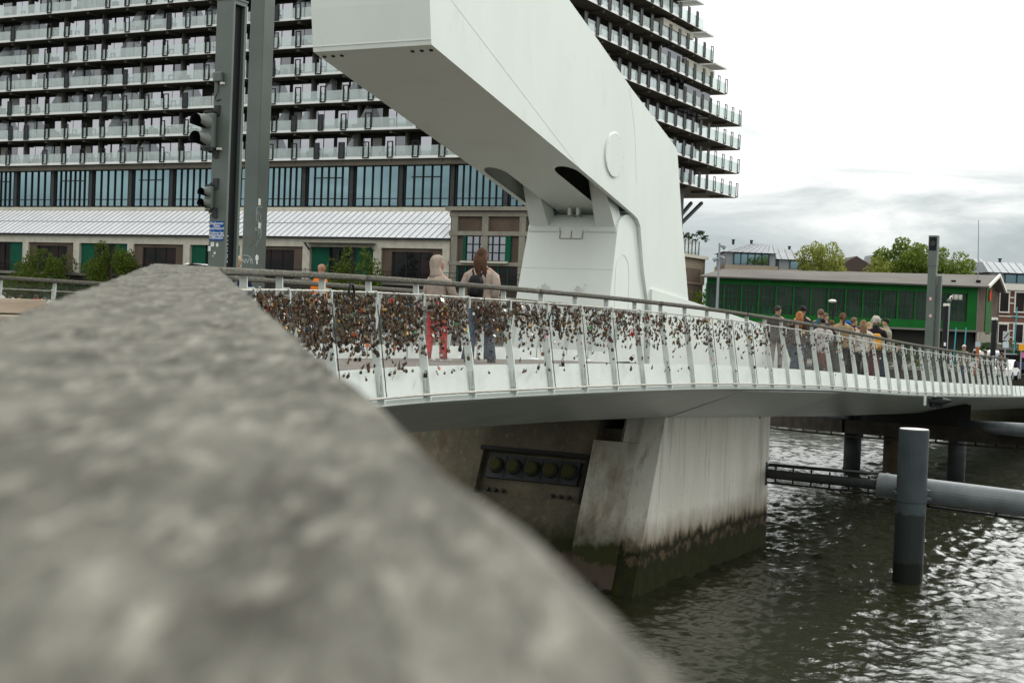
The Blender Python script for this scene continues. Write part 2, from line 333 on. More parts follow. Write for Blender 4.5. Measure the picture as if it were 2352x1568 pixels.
# harbour bed keeps the view closed below the near water edge
MB().poly([(-600, -300, WZ - .8), (600, -300, WZ - .8), (600, 900, WZ - .8), (-600, 900, WZ - .8)]).build('harbour_bed', mat('bed', (.02, .02, .012), .9))['kind'] = 'structure'
FC = Vector((5.5, 135.8, 0))                 # corner of the big building; a runs left along its front, b runs back
def fa(a, b, z): return FC + E2 * a + E1 * b + Z3 * z
QZ = -3.0
quay = MB()
qp = [fa(130, -19, 0), fa(-12, -19, 0), Vector((16, 105, 0)), Vector((200, 101, 0)), Vector((900, 101, 0)), Vector((900, 1600, 0)), Vector((-1200, 1600, 0)), Vector((-1200, 300, 0))]
pavm = mat('quay_paving', (.13, .12, .11), .9, col2=(.10, .093, .086), scale=.3)
quay.poly([(p.x, p.y, QZ) for p in qp]); quay.build('quay_ground', pavm)['kind'] = 'structure'
qw = MB()
for p, q in zip(qp[:4], qp[1:5]):
    d = (q - p).normalized(); n_ = Vector((d.y, -d.x, 0))
    qw.obox(Vector((p.x, p.y, WZ - .6)), q - p, n_ * -.4, (0, 0, QZ - WZ + .55))
    qw.obox(Vector((p.x, p.y, QZ - .02)) + n_ * .08, q - p, n_ * -.6, (0, 0, .22), 1)
qwo = qw.build('quay_wall', [mat('quay_brick', (.075, .065, .05), .9, col2=(.045, .045, .03), scale=.6), concreted])
tag(qwo, 'long dark stained quay wall along the far side of the harbour water', 'quay wall')

# ================================================================== BRIDGE
bridge = thing('footbridge', 'white steel footbridge curving over the water, with shallow hull and paved deck', 'bridge', tuple(bp(25, 4, DECK)))
def strip(prof, s0, s1, step=.5, mats=None, close=False):
    mb = MB(); ss = np.arange(s0, s1 + 1e-6, step)
    rg = [[bp(s, l, z) for l, z in prof] for s in ss]; n = len(prof)
    for a, b in zip(rg[:-1], rg[1:]):
        for j in range(n if close else n - 1): mb.add([a[j], b[j], b[(j + 1) % n], a[(j + 1) % n]], [(0, 1, 2, 3)])
    return mb
child(strip([(.02, DECK), (2.0, DECK + .05), (4.2, DECK + .06), (6.4, DECK + .05), (BW - .02, DECK)], -6, 118), 'deck', deckm, bridge)
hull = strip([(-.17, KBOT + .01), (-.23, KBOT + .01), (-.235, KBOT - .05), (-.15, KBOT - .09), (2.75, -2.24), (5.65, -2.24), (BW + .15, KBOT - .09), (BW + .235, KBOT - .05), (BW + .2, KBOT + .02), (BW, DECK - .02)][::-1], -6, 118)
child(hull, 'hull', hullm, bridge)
# flared gusset where the pier meets the deck edge (two folds seen on the hull)
def hp(s, l): return bp(s, l, (KBOT - .09) + (-2.24 - KBOT + .09) * (l + .15) / 2.9)
sA, sB, sC, sD = sray(1709, 887, -.15), sray(1930, 887, -.15), sray(1779, 938, 2.7), sray(1537, 942, 2.7)
gus = MB(); lip = Vector((0, 0, -.012))
P4 = [hp(sA, -.13), hp(sB, -.13), hp(sC, 2.7), hp(sD, 2.7)]
cen = (P4[0] + P4[1] + P4[2] + P4[3]) / 4
gus.prism([p + Vector((0, 0, -.02 if i > 1 else -.004)) for i, p in enumerate(P4)], (0, 0, .12))
child(gus, 'hull_gusset', kerbm, bridge)
for side in (0, 1):
    for i in range(-17, 62):
        s = S0 + SP * i; s2 = s + SP - .07
        if s < -5: continue
        def kp(ss, zr, th=0): return bp(ss, (ofs(zr) + th) if side == 0 else BW - ofs(zr) - th, zr)
        m_ = MB()
        for th, fl in ((0.0, 0), (.012, 1)):
            q = [kp(s + .07, KBOT, th), kp(s2, KBOT, th), kp(s2, KTOP - .04, th), kp(s2 - .05, KTOP, th), kp(s + .12, KTOP, th), kp(s + .07, KTOP - .04, th)]
            m_.poly(q if (fl == side) else q[::-1])
        if side == 0 and -3 <= i < 55: child(m_, 'kerb_plate', kerbm, bridge)
        elif side == 1 and 3 <= i < 22: child(m_, 'kerb_plate', kerbm, bridge)
sk0 = sray(512, 620, 2.85); nk_ = int((30.2 - sk0) / SP)
for i in range(nk_):
    a_, b_ = sk0 + i * SP, sk0 + (i + 1) * SP - .05
    m_ = MB(); m_.poly([bp(a_, 2.85, DECK), bp(b_, 2.85, DECK), bp(b_, 2.85, DECK + .27), bp(a_, 2.85, DECK + .27)][::-1]); m_.poly([bp(a_, 2.863, DECK), bp(b_, 2.863, DECK), bp(b_, 2.863, DECK + .27), bp(a_, 2.863, DECK + .27)]); child(m_, 'inner_kerb_plate', kerbm, bridge)
lamp_disc = mat('deck_light', (.8, .82, .8), .4)
# ------------------------------------------------------------------ railings
def profile_rail(w=.139, h=.065, r=.022, n=4):
    pts = []
    for cx, cz, a0 in ((w / 2 - r, h / 2 - r, 0), (-w / 2 + r, h / 2 - r, 90), (-w / 2 + r, -h / 2 + r, 180), (w / 2 - r, -h / 2 + r, 270)):
        for k in range(n + 1): a = R(a0 + 90 * k / n); pts.append((cx + r * math.cos(a), cz + r * math.sin(a)))
    return pts
RP = profile_rail(); RPN = [(x + .0035, z) for x, z in profile_rail(.149, .065, .008)]
def rail_seg(s0, s1, l, step):
    mb = MB(); n = max(2, int((s1 - s0) / step) + 1); rg = []
    for s in np.linspace(s0, s1, n):
        c = bp(s, l); q = lat(s); jit = .0022
        rg.append([c + q * (-x + random.uniform(-jit, jit)) + Z3 * (z + random.uniform(-jit, jit) * .6) for x, z in (RPN if s1 < 3.5 else RP)])
    mb.rings(rg); return mb
def post_mesh(s, l, flip, wide=1.0):
    mb = MB(); t = tang(s); q = lat(s) * (-1 if flip else 1)
    c = bp(s, l); th = t * .02 * wide
    prof = [(-.035, -.034), (.035, -.034), (.03, -.2), (.03 + ofs(-.9) + .02, -.9), (.05 + ofs(KBOT), KBOT - .02), (-.06 + ofs(KBOT), KBOT - .02), (-.06 + ofs(-.9), -.9), (-.045, -.2)]
    mb.prism([c + q * (x + .0) + Z3 * z - th / 2 for x, z in prof], th)
    return mb
def bolt_mesh(s, l, flip):
    mb = MB(); t = tang(s); q = lat(s) * (-1 if flip else 1); c = bp(s, l)
    for zr in (-1.14, -1.32):
        p = c + q * (ofs(zr) - .01) + Z3 * zr
        mb.tube([p - t * .03, p + t * .03], .018, 7)
    mb.obox(c + q * (ofs(-1.25) - .02) + Z3 * (-1.40) - t * .05, t * .035, q * .06, Z3 * .30)
    return mb
def cable(s0, s1, l, zr, flip, r, step=.1126, bead=.0035):
    pts = []; rs = []; 
    for k, s in enumerate(np.arange(s0, s1, step)):
        o = ofs(zr) - .055
        pts.append(bp(s, l + (o if not flip else -o), zr)); rs.append(r + (bead if k % 2 else 0))
    return MB().tube(pts, rs, 6)
def mesh_wires(s0, l, flip, cols=36, rows=23, w=.0028):
    mb = MB(); z1, z2 = -.172, KBOT + .055
    for c in range(cols):
        prev = None
        for r_ in range(2 * rows + 1):
            f = r_ / (2 * rows); zr = z1 + (z2 - z1) * f
            dx = (c + .5 + (.46 if r_ % 2 else -.46)) / cols * SP
            o = ofs(zr) - .055
            p = bp0(s0 + dx, l + (o if not flip else -o), zr)
            if prev is not None: 
                d = TT * (w / 2 / .8)
                mb.v.extend([tuple(prev - d), tuple(prev + d), tuple(p + d), tuple(p - d)]); k = len(mb.v) - 4; mb.f.append((k, k + 1, k + 2, k + 3)); mb.m.append(0)
            prev = p
    return mb
def bp0(s, l, zr):   # fast linear version inside one panel
    f = (s - PA) / SP; c = C0.lerp(C1, f); return c + QQ * l + Z3 * zr
def railing(label, l, flip, i0, i1, cuts, wires, seglen=4):
    th = thing('bridge_railing', label, 'railing', tuple(bp(max(S0 + SP * i0, 0), l, DECK)))
    for a, b, st in cuts: child(rail_seg(a, b, l, st), 'handrail', wood, th, True)
    for i in range(i0, i1 + 1):
        s = S0 + SP * i
        if s < .5: continue
        if s < 2.9: continue
        dbl = i in (15, 21, 27, 33, 39)
        p = child(post_mesh(s, l, flip, 1.6 if dbl else 1), 'post', railw, th)
        child(bolt_mesh(s, l, flip), 'bracket', railw, p).location = (0, 0, 0)
        o = (ofs(-.165) - .055); q = lat(s) * (-1 if flip else 1); c = bp(s, l)
        hk = MB().tube([c + Z3 * -.15, c + q * (o - .015) + Z3 * -.15 + tang(s) * .03, c + q * (o - .02) + Z3 * -.19 + tang(s) * .05, c + q * (ofs(-.3) - .055) + Z3 * -.30 + tang(s) * .05], .013, 6)
        child(hk, 'cable_hook', railw, p).location = (0, 0, 0)
        if i % 6 in (1, 2, 3):
            hk = MB().tube([c + q * (ofs(z_) - .062) + Z3 * z_ + tang(s) * (.045 + .006 * math.sin(z_ * 40)) for z_ in np.linspace(-.28, KBOT + .06, 14)], .006, 5)
            child(hk, 'lacing_cable', darkgrey, p).location = (0, 0, 0)
    s0, s1 = S0 + SP * i0, S0 + SP * i1
    s0 = max(s0, 2.9)
    child(cable(s0, s1, l, -.165, flip, .011), 'top_cable', steel, th)
    child(cable(s0, s1, l, KBOT + .05, flip, .015), 'bottom_cable', steel, th)
    global PA, C0, C1, QQ, TT
    wm = MB()
    for i in wires:
        PA = S0 + SP * i; C0, C1 = bp(PA), bp(PA + SP); QQ = lat(PA + SP / 2); TT = (C1 - C0).normalized()
        far = i > 20
        m_ = mesh_wires(PA, l, flip, 18 if far else 36, 12 if far else 23, .0026 if far else .0034)
        k = len(wm.v); wm.v.extend(m_.v); wm.f.extend([tuple(x + k for x in q) for q in m_.f]); wm.m.extend(m_.m)
    child(wm, 'wire_mesh', wirem, th)
    return th
cutsA = [(-.4, 3.4, .06), (3.415, 7.6, .15)]
sj = 7.61
while sj < 60: cutsA.append((sj, min(sj + 4.49, 62), .15)); sj += 4.504
near_rail = railing('weathered wooden handrail on white posts with steel mesh, running from the foreground along the bridge', 0, False, -9, 43, cutsA, range(-9, 43))
left_rail = railing('railing on the far left side of the bridge, behind the wooden bench', BW, True, 3, 24, [(12.5, 17.7, .2), (17.72, 24.5, .2), (24.52, 40, .3)], range(3, 20))
mid_rail = railing('inner railing in front of the white pylon foot', 2.75, True, 7, 15, [(sray(512, 620, 2.75), 25, .2), (25.02, 31.3, .2)], range(7, 15))
# paper scrap lying on the end of the near handrail
ps = MB(); c = bp(3.33, -.03, .0335)
ps.add([c + Vector((x * .022, y * .02, z * .004)) for x, y, z in ((-1.2, -.6, 0), (-.2, -1, 1), (1.3, -.5, .3), (1.1, .8, .9), (0, 1, .1), (-1, .5, 1.2))], [(0, 1, 4, 5), (1, 2, 3, 4)])
tag(ps.build('paper_scrap', sticker), 'small torn white paper scrap lying on the end of the wooden handrail', 'paper')

# ------------------------------------------------------------------ love locks
lockmats = [mat('tarnished_brass', (.16, .10, .045), .5, .4, col2=(.07, .047, .028), scale=40), mat('dark_steel', (.045, .034, .024), .6, .2), mat('bare_steel', (.20, .19, .17), .35, .8),
            mat('rusty', (.11, .06, .034), .8), mat('red_lacquer', (.45, .03, .025), .35), mat('gold_brass', (.50, .30, .09), .35, .6), mat('white_lacquer', (.72, .70, .66), .4), mat('blue_lacquer', (.03, .12, .25), .35), mat('green_lacquer', (.05, .25, .08), .35), mat('orange_lacquer', (.6, .16, .05), .4), mat('pink_lacquer', (.65, .25, .28), .4)]
def lock_geo():
    mb = MB(); b = .004
    x0, z0, y0 = .021, .019, .008
    pr = [(-x0 + b, -z0), (x0 - b, -z0), (x0, -z0 + b), (x0, z0 - b), (x0 - b, z0), (-x0 + b, z0), (-x0, z0 - b), (-x0, -z0 + b)]
    mb.prism([(x, -y0, z) for x, z in pr], (0, 2 * y0, 0), 0)
    arc = [(-.013, 0, z0 - .002), (-.013, 0, z0 + .014)] + [(.013 * math.cos(R(a)), 0, z0 + .014 + .013 * math.sin(R(a))) for a in (135, 90, 45)] + [(.013, 0, z0 + .014), (.013, 0, z0 - .002)]
    mb.tube(arc, .0036, 4, 1, cap=False); return mb
LG = lock_geo(); LGV = np.array(LG.v)
def lock_xform(i):
    PA_ = S0 + SP * i; f = random.random()
    zr = -.20 - random.betavariate(1.15, 1.9 if i < 6 else 2.2) * (.70 if i < 4 else .60 if i < 8 else .66)
    if random.random() < .045: zr = random.uniform(-1.15, -.75)
    s = PA_ + f * SP
    if f < .09 or f > .94: f = random.uniform(.1, .93)
    s = PA_ + f * SP
    c = bp(s, ofs(zr) - .055 - .012 - random.uniform(0, .03), zr)
    t = tang(s); q = -lat(s)
    roll_ = random.gauss(0, .5) + (.25 if i > 8 else 0); yaw = random.gauss(0, .7); sc = min(1.75, max(.62, random.lognormvariate(-.36, .26)))
    M = Matrix((t, -q, Z3)).transposed().to_4x4()
    M = Matrix.Translation(c) @ M @ Matrix.Rotation(yaw, 4, 'Z') @ Matrix.Rotation(random.gauss(0, .25) , 4, 'X') @ Matrix.Rotation(roll_, 4, 'Y') @ Matrix.Diagonal((sc * random.uniform(.8, 1.15), sc, sc * random.uniform(.85, 1.5), 1))
    return M
DENS = {-3: 120, -2: 200, -1: 260}
for i in range(0, 4): DENS[i] = 520
DENS.update({4: 340, 5: 310, 6: 260, 7: 235, 8: 215, 9: 170, 10: 155, 11: 120, 12: 115, 13: 75, 14: 65, 15: 60, 16: 26, 17: 24, 18: 30, 19: 26, 20: 24, 21: 20})
for i in range(22, 42): DENS[i] = 16
allL = []
for i, n_ in DENS.items():
    for _ in range(n_):
        M = lock_xform(i); r_ = random.random()
        mi = 0 if r_ < .24 else 1 if r_ < .66 else 3 if r_ < .86 else 2 if r_ < .935 else 5 if r_ < .957 else 4 if r_ < .967 else 6 if r_ < .982 else 7 if r_ < .990 else 9 if r_ < .993 else 10 if r_ < .997 else 8
        sm = 1 if random.random() < .6 else 2
        sz = np.linalg.norm(np.array(M.to_3x3())[:, 0]) / M.translation.length if i >= 0 else 0
        allL.append((sz, M, mi, sm))
allL.sort(key=lambda x: -x[0])
protos = {}
def proto(mi, sm):
    if (mi, sm) not in protos:
        me = bpy.data.meshes.new('padlock'); me.from_pydata(LG.v, [], LG.f); me.materials.append(lockmats[mi]); me.materials.append(lockmats[sm]); me.polygons.foreach_set('material_index', LG.m); protos[(mi, sm)] = me
    return protos[(mi, sm)]
LNAME = ['dull brass', 'dark steel', 'bare silvery steel', 'rusty brown', 'red', 'shiny gold', 'white', 'blue', 'green', 'orange', 'pink']
for sz, M, mi, sm in allL[:300]:
    o = bpy.data.objects.new('padlock', proto(mi, sm)); COL.objects.link(o); o.matrix_world = M
    tag(o, LNAME[mi] + ' padlock hooked on the wire mesh of the near railing', 'padlock', LNAME[mi] + ' love locks on the near railing')
vs = []; fs = []; ms = []; k = 0
LF = LG.f; mats_used = lockmats
for sz, M, mi, sm in allL[300:]:
    A = np.array(M); vs.append(LGV @ A[:3, :3].T + A[:3, 3]); fs.extend([tuple(x + k for x in q) for q in LF]); ms.extend([mi if m == 0 else sm for m in LG.m]); k += len(LGV)
me = bpy.data.meshes.new('padlock_cluster'); me.from_pydata(np.concatenate(vs).tolist(), [], fs)
for m in lockmats: me.materials.append(m)
me.polygons.foreach_set('material_index', ms); o = bpy.data.objects.new('padlock_cluster', me); COL.objects.link(o)
tag(o, 'dense mass of small brown and grey padlocks covering the railing mesh', 'padlocks', kind='stuff')
# sparse locks on the far left railing, each a thing
for u, v, mi in ((30, 690, 6), (44, 690, 5), (76, 702, 6), (84, 690, 4), (96, 693, 6), (112, 695, 6), (118, 697, 6), (127, 698, 6), (152, 688, 4), (165, 700, 4), (182, 705, 6), (186, 695, 4), (196, 697, 6), (5, 684, 6)):
    s = sray(u, v, BW - .1); 
    base = bp(s, BW - .12); d = ray(u, v); p = d * (base.y / d.y)
    o = bpy.data.objects.new('padlock', proto(mi, 2)); COL.objects.link(o); o.matrix_world = Matrix.Translation(p) @ Matrix.Rotation(random.uniform(-1, 1), 4, 'Y') @ Matrix.Diagonal((1.7, 1.7, 1.9, 1))
    tag(o, LNAME[mi] + ' padlock on the far left railing behind the wooden bench', 'padlock', LNAME[mi] + ' love locks on the far left railing')

# bicycle lock hung over the near railing
bl = MB(); sI = sray(785, 670); c = bp(sI, -.12, -.22)
bl.tube([c + tang(sI) * (.07 * math.cos(R(a))) + Z3 * (.14 * math.sin(R(a))) for a in range(-20, 301, 20)], .014, 6)
tag(bl.build('bicycle_lock', black, smooth=True), 'black looped bicycle lock hung over the top cable of the near railing', 'bicycle lock')
bl = MB(); sI = sray(1245, 745); c = bp(sI, -.17, -.42)
bl.tube([c + tang(sI) * (.13 * math.cos(R(a)) + .05 * math.sin(R(a))) + Z3 * (.16 * math.sin(R(a))) for a in range(-30, 211, 20)], .014, 6)
tag(bl.build('bicycle_lock', mat('teal_rubber', (.015, .035, .035), .5), smooth=True), 'dark teal cable lock drooping from the middle of the railing mesh', 'bicycle lock')

# deck spotlights along the inner edge
for u, v in ((1065, 824), (1222, 826), (1343, 827), (1458, 829), (1567, 832)):
    s = sray(u, v, 2.6); p = bp(s, 2.6, DECK + .07)
    m_ = MB(); m_.tube([p, p + Z3 * .02], [.11, .10], 16); 
    t_ = tag(m_.build('deck_light', lamp_disc, smooth=False), 'round white light fitting set on the deck near the inner kerb', 'light fitting', 'deck lights along the inner kerb')

# ================================================================== PYLON
pyl = thing('bridge_pylon', 'big white angular steel pylon with overhanging counterweight arm above the bridge', 'pylon', tuple(loc(8, 4, bp(33).z + DECK)))
LA, LB = 3.0, 5.36
dz = lambda t: bp(25.22 + t).z + DECK + .02
def P2(u, v): return pl(u, v, LA)
outer = [(1588, 760), (1580, 678), (1567, 519), (1556, 350), (1552, 338), (1544, 327), (1450, 203), (1377, 97), (1307, 0), (1130, -245), (983, -250), (987, 0), (990, 88)]
A_, B_, C_ = P2(991, 103), P2(1318, 375), P2(1456, 493)
inner = [(1465, 503), (1471, 520), (1479, 625), (1491, 711)]
op = [P2(*p) for p in outer]; ip = [P2(*p) for p in inner]
foot_out = (op[0][0] + .02, dz(op[0][0])); foot_in = (ip[-1][0] + .1, dz(ip[-1][0]))
full = [foot_out] + op + [A_, B_, C_] + ip + [foot_in]
arm = MB()
side = [loc(t, LA, z) for t, z in full]; side2 = [loc(t, LB, z) for t, z in full]; n_ = len(full)
arm.add(side, [tuple(range(n_))]); arm.add(side2, [tuple(range(n_ - 1, -1, -1))])
iB = full.index(B_)
for i in range(n_):
    if i == iB: continue
    j = (i + 1) % n_; arm.add([side[i], side2[i], side2[j], side[j]], [(0, 1, 2, 3)])
child(arm, 'arm', white, pyl)
# underside panel with two slots for the struts
bm = bmesh.new(); Bv, Cv = loc(B_[0], 0, B_[1]), loc(C_[0], 0, C_[1]); ax = Cv - Bv
def up(f, l): return Bv + ax * f + E2 * l
def loop(pts):
    vv = [bm.verts.new(p) for p in pts]; return [bm.edges.new((vv[i], vv[(i + 1) % len(vv)])) for i in range(len(vv))]
eds = loop([up(0, LA), up(1, LA), up(1, LB), up(0, LB)])
slots = ((3.10, 3.62), (4.74, 5.24))
for l0, l1 in slots:
    c_ = (l0 + l1) / 2; r_ = (l1 - l0) / 2
    pts = [up(.05 + .12 * (1 - math.sin(R(a))), c_ + r_ * math.cos(R(a))) for a in range(0, 181, 20)] + [up(.93, l0), up(.93, l1)]
    eds += loop(pts)
bmesh.ops.triangle_fill(bm, use_beauty=True, use_dissolve=False, edges=eds)
me = bpy.data.meshes.new('arm_underside'); bm.to_mesh(me); bm.free(); me.materials.append(white)
o = bpy.data.objects.new('arm_underside', me); COL.objects.link(o); o.parent = pyl; o.location = -Vector(pyl.location)
# seams: lower lip of the end face, long diagonal seam, vertical seam
sm = mat('weld_seam', (.64, .68, .63), .5)
se = MB()
def sline(p, q, w=.012, l=LA): 
    a, b = pl(*p, l), pl(*q, l); se.bar(loc(a[0], l - .002, a[1]), loc(b[0], l - .002, b[1]), w * .6, .002, up=E2)
sline((1036, 0), (1330, 385), .014); sline((1446, 203), (1458, 300), .012); sline((1458, 300), (1462, 420), .012)
child(se, 'seam', sm, pyl); se = MB()
a = pl(990, 90, LA); se.bar(loc(a[0] - .003, LA, a[1]), loc(a[0] - .003, LB, a[1]), .02, .006, up=E1)
se.bar(loc(a[0] - .003, LA, a[1] + .05), loc(a[0] - .003, LB, a[1] + .05), .012, .006, up=E1)
child(se, 'seam', sm, pyl)
# drain holes near the end of the underside
dh = MB(); AB = loc(B_[0], 0, B_[1]) - loc(A_[0], 0, A_[1]); nrm = AB.cross(E2).normalized()
if nrm.z > 0: nrm = -nrm
for l in (3.12, 3.3, 3.48, 4.9, 5.08, 5.26):
    p = loc(A_[0], l, A_[1]) + AB * .035 + nrm * .002
    dh.tube([p, p + nrm * .012], .035, 12)
child(dh, 'drain_plug', black, pyl)
# pivot cover
ct = P2(1410, 356); dv = MB(); c = loc(ct[0], LA, ct[1]); rr_ = .465
def ring(r, l, n=48): return [loc(ct[0] + r * math.cos(2 * math.pi * k / n), l, ct[1] + r * math.sin(2 * math.pi * k / n)) for k in range(n)]
dv.rings([ring(rr_, LA), ring(rr_, LA - .024), ring(rr_ - .010, LA - .032)]); pc = child(dv, 'pivot_cover', white, pyl)
bt = MB()
for k in range(12):
    a = 2 * math.pi * k / 12; p = loc(ct[0] + .42 * math.cos(a), LA - .032, ct[1] + .42 * math.sin(a)); bt.tube([p, p - E2 * .006], .010, 6)
child(bt, 'bolt', sm, pc).location = (0, 0, 0)
# base block, with rounded head
bf_b, bf_t = pl(1402, 683, LA + .05), pl(1418, 531, LA + .08)
sl_ = (bf_t[0] - bf_b[0]) / (bf_t[1] - bf_b[1])
zb = dz(bf_b[0]); f0 = (bf_b[0] - (bf_b[1] - zb) * sl_, zb)
hd = pl(1447, 493, LA + .08); bk = pl(1466, 533, LA + .05); bb = pl(1482, 690, LA + .05)
prof = [f0, bf_t]
for k in range(1, 9):
    a = k / 8 * math.pi / 2; prof.append((bf_t[0] + (hd[0] - bf_t[0]) * (1 - math.cos(a)), bf_t[1] + (hd[1] - bf_t[1]) * math.sin(a)))
for k in range(1, 7):
    a = k / 6 * math.pi / 2; prof.append((hd[0] + (bk[0] - hd[0]) * math.sin(a), bk[1] + (hd[1] - bk[1]) * math.cos(a)))
prof += [bb, (bb[0] + .06, zb)]
def ltap(z, l): f = max(0, min(1, (z - zb) / (hd[1] - zb))); return (LA + .04 + .05 * f) if l == 0 else (LB - .02 - .14 * f)
bl_ = MB(); n_ = len(prof)
s1_ = [loc(t, ltap(z, 0), z) for t, z in prof]; s2_ = [loc(t, ltap(z, 1), z) for t, z in prof]
bl_.add(s1_ + s2_, [tuple(range(n_)), tuple(range(2 * n_ - 1, n_ - 1, -1))] + [(i, i + n_, (i + 1) % n_ + n_, (i + 1) % n_) for i in range(n_)])
base = child(bl_, 'base_block', white, pyl)
# plinth plates under the struts, access panel, seams
pb = MB()
for l0, l1 in ((LA + .10, LA + .86), (LB - .92, LB - .16)):
    pb.obox(loc(bf_t[0] - .03, l0, bf_t[1] - .02), E1 * .6, E2 * (l1 - l0), Z3 * .10)
pb.bar(loc(bf_b[0] + sl_ * (bf_t[1] - bf_b[1]) * .42 - .003, LA + .08, bf_b[1] + (bf_t[1] - bf_b[1]) * .42), loc(bf_b[0] + sl_ * (bf_t[1] - bf_b[1]) * .42 - .003, LB - .1, bf_b[1] + (bf_t[1] - bf_b[1]) * .42), .012, .006, up=E1)
child(pb, 'base_plate', white, pyl)
ac = MB(); l0, l1 = LA + .88, LB - .94
for a, b in (((l0, 0), (l0, -.17)), ((l1, 0), (l1, -.17)), ((l0, -.17), (l1, -.17)), (((l0 + l1) / 2, 0), ((l0 + l1) / 2, -.17))):
    ac.bar(loc(bf_t[0] - .012 + sl_ * a[1], a[0], bf_t[1] + a[1]), loc(bf_t[0] - .012 + sl_ * b[1], b[0], bf_t[1] + b[1]), .016, .008, up=E1)
child(ac, 'access_panel', mat('rust_seam', (.28, .24, .18), .8), pyl)
# arched hatch on the block's side
hc = pl(1430, 700, LA + .03); hz = pl(1428, 600, LA + .03)
arch = [(hc[0] - .36, zb + .25), (hc[0] - .36, hz[1] - .3)] + [(hc[0] - .36 * math.cos(R(a)), hz[1] - .3 + .45 * math.sin(R(a))) for a in range(20, 180, 20)] + [(hc[0] + .36, hz[1] - .3), (hc[0] + .36, zb + .25)]
hh = MB(); hh.tube([loc(t, ltap(z, 0) - .002, z) for t, z in arch], .006, 5)
child(hh, 'hatch', sm, pyl)
# struts from the block into the slots
for k_, (l0, l1) in enumerate(((3.14, 3.60), (4.72, 5.18))):
    lc = (l0 + l1) / 2
    tb = bf_t; tt, zt = pl(1364, 418, 3.37)
    st = MB()
    fb = [loc(tb[0] + .02, l0, tb[1] + .07), loc(tb[0] + .02, l1, tb[1] + .07)]
    ft = [loc(tt - .15, lc - .09, zt + .55), loc(tt - .15, lc + .16, zt + .55)]
    bbk = [p + E1 * .42 for p in fb]; btk = [p + E1 * .62 for p in ft]
    st.add([fb[0], fb[1], ft[1], ft[0], bbk[0], bbk[1], btk[1], btk[0]], [(0, 3, 2, 1), (4, 5, 6, 7), (0, 4, 7, 3), (1, 2, 6, 5), (0, 1, 5, 4), (3, 7, 6, 2)])
    child(st, 'strut', white, pyl)
# small fittings under the arm
ff = MB(); pf = up(.86, 4.18) + nrm * .02
for d_ in (-.1, .1): ff.obox(pf + E2 * d_ - E1 * .06 - Z3 * .14, E1 * .1, E2 * .07, Z3 * .16)
child(ff, 'limit_switch', white, pyl)
cb = MB()
for d_ in (-.1, .05): cb.tube([pf + E2 * d_ - Z3 * .12, pf + E2 * (d_ - .12) - Z3 * .35 + E1 * .1, pf + E2 * (d_ - .18) - Z3 * .6 + E1 * .3], .012, 5)
child(cb, 'cable', mat('yellow_cable', (.20, .14, .04), .6), pyl)
# the low spine running from the pylon foot
sp_ = [P2(1493, 664), P2(1583, 692), P2(1735, 741), P2(1790, 762)]
sp_ = [(t, z) for t, z in sp_]; sp_ += [(sp_[-1][0] + 1.5, dz(sp_[-1][0] + 1.5)), (sp_[0][0], dz(sp_[0][0]))]
spm = MB(); spm.prism([loc(t, LA - .06, z) for t, z in sp_], E2 * (LB - LA + .12))
child(spm, 'spine', white, pyl)
st_ = MB()
for u, v, w in ((1250, 658, .05), (1327, 664, .05), (1237, 662, .025), (1345, 655, .02)):
    p = onplane(u, v, loc(f0[0] + .6 * sl_ - .0, 4, 0), (E1 - Z3 * sl_).normalized()) 
    d = (-E1 + Z3 * sl_).normalized(); y = (Z3 + E1 * sl_).normalized(); p = p + d * .02
    a = R(random.uniform(20, 60)); x1 = (E2 * math.cos(a) + y * math.sin(a)) * w; y1 = (-E2 * math.sin(a) + y * math.cos(a)) * w * 1.2
    st_.add([p - x1 - y1, p - x1 + y1, p + x1 + y1, p + x1 - y1], [(0, 1, 2, 3)])
child(st_, 'sticker', mat('faded_sticker', (.42, .42, .38), .6, col2=(.6, .6, .58), scale=25), pyl)

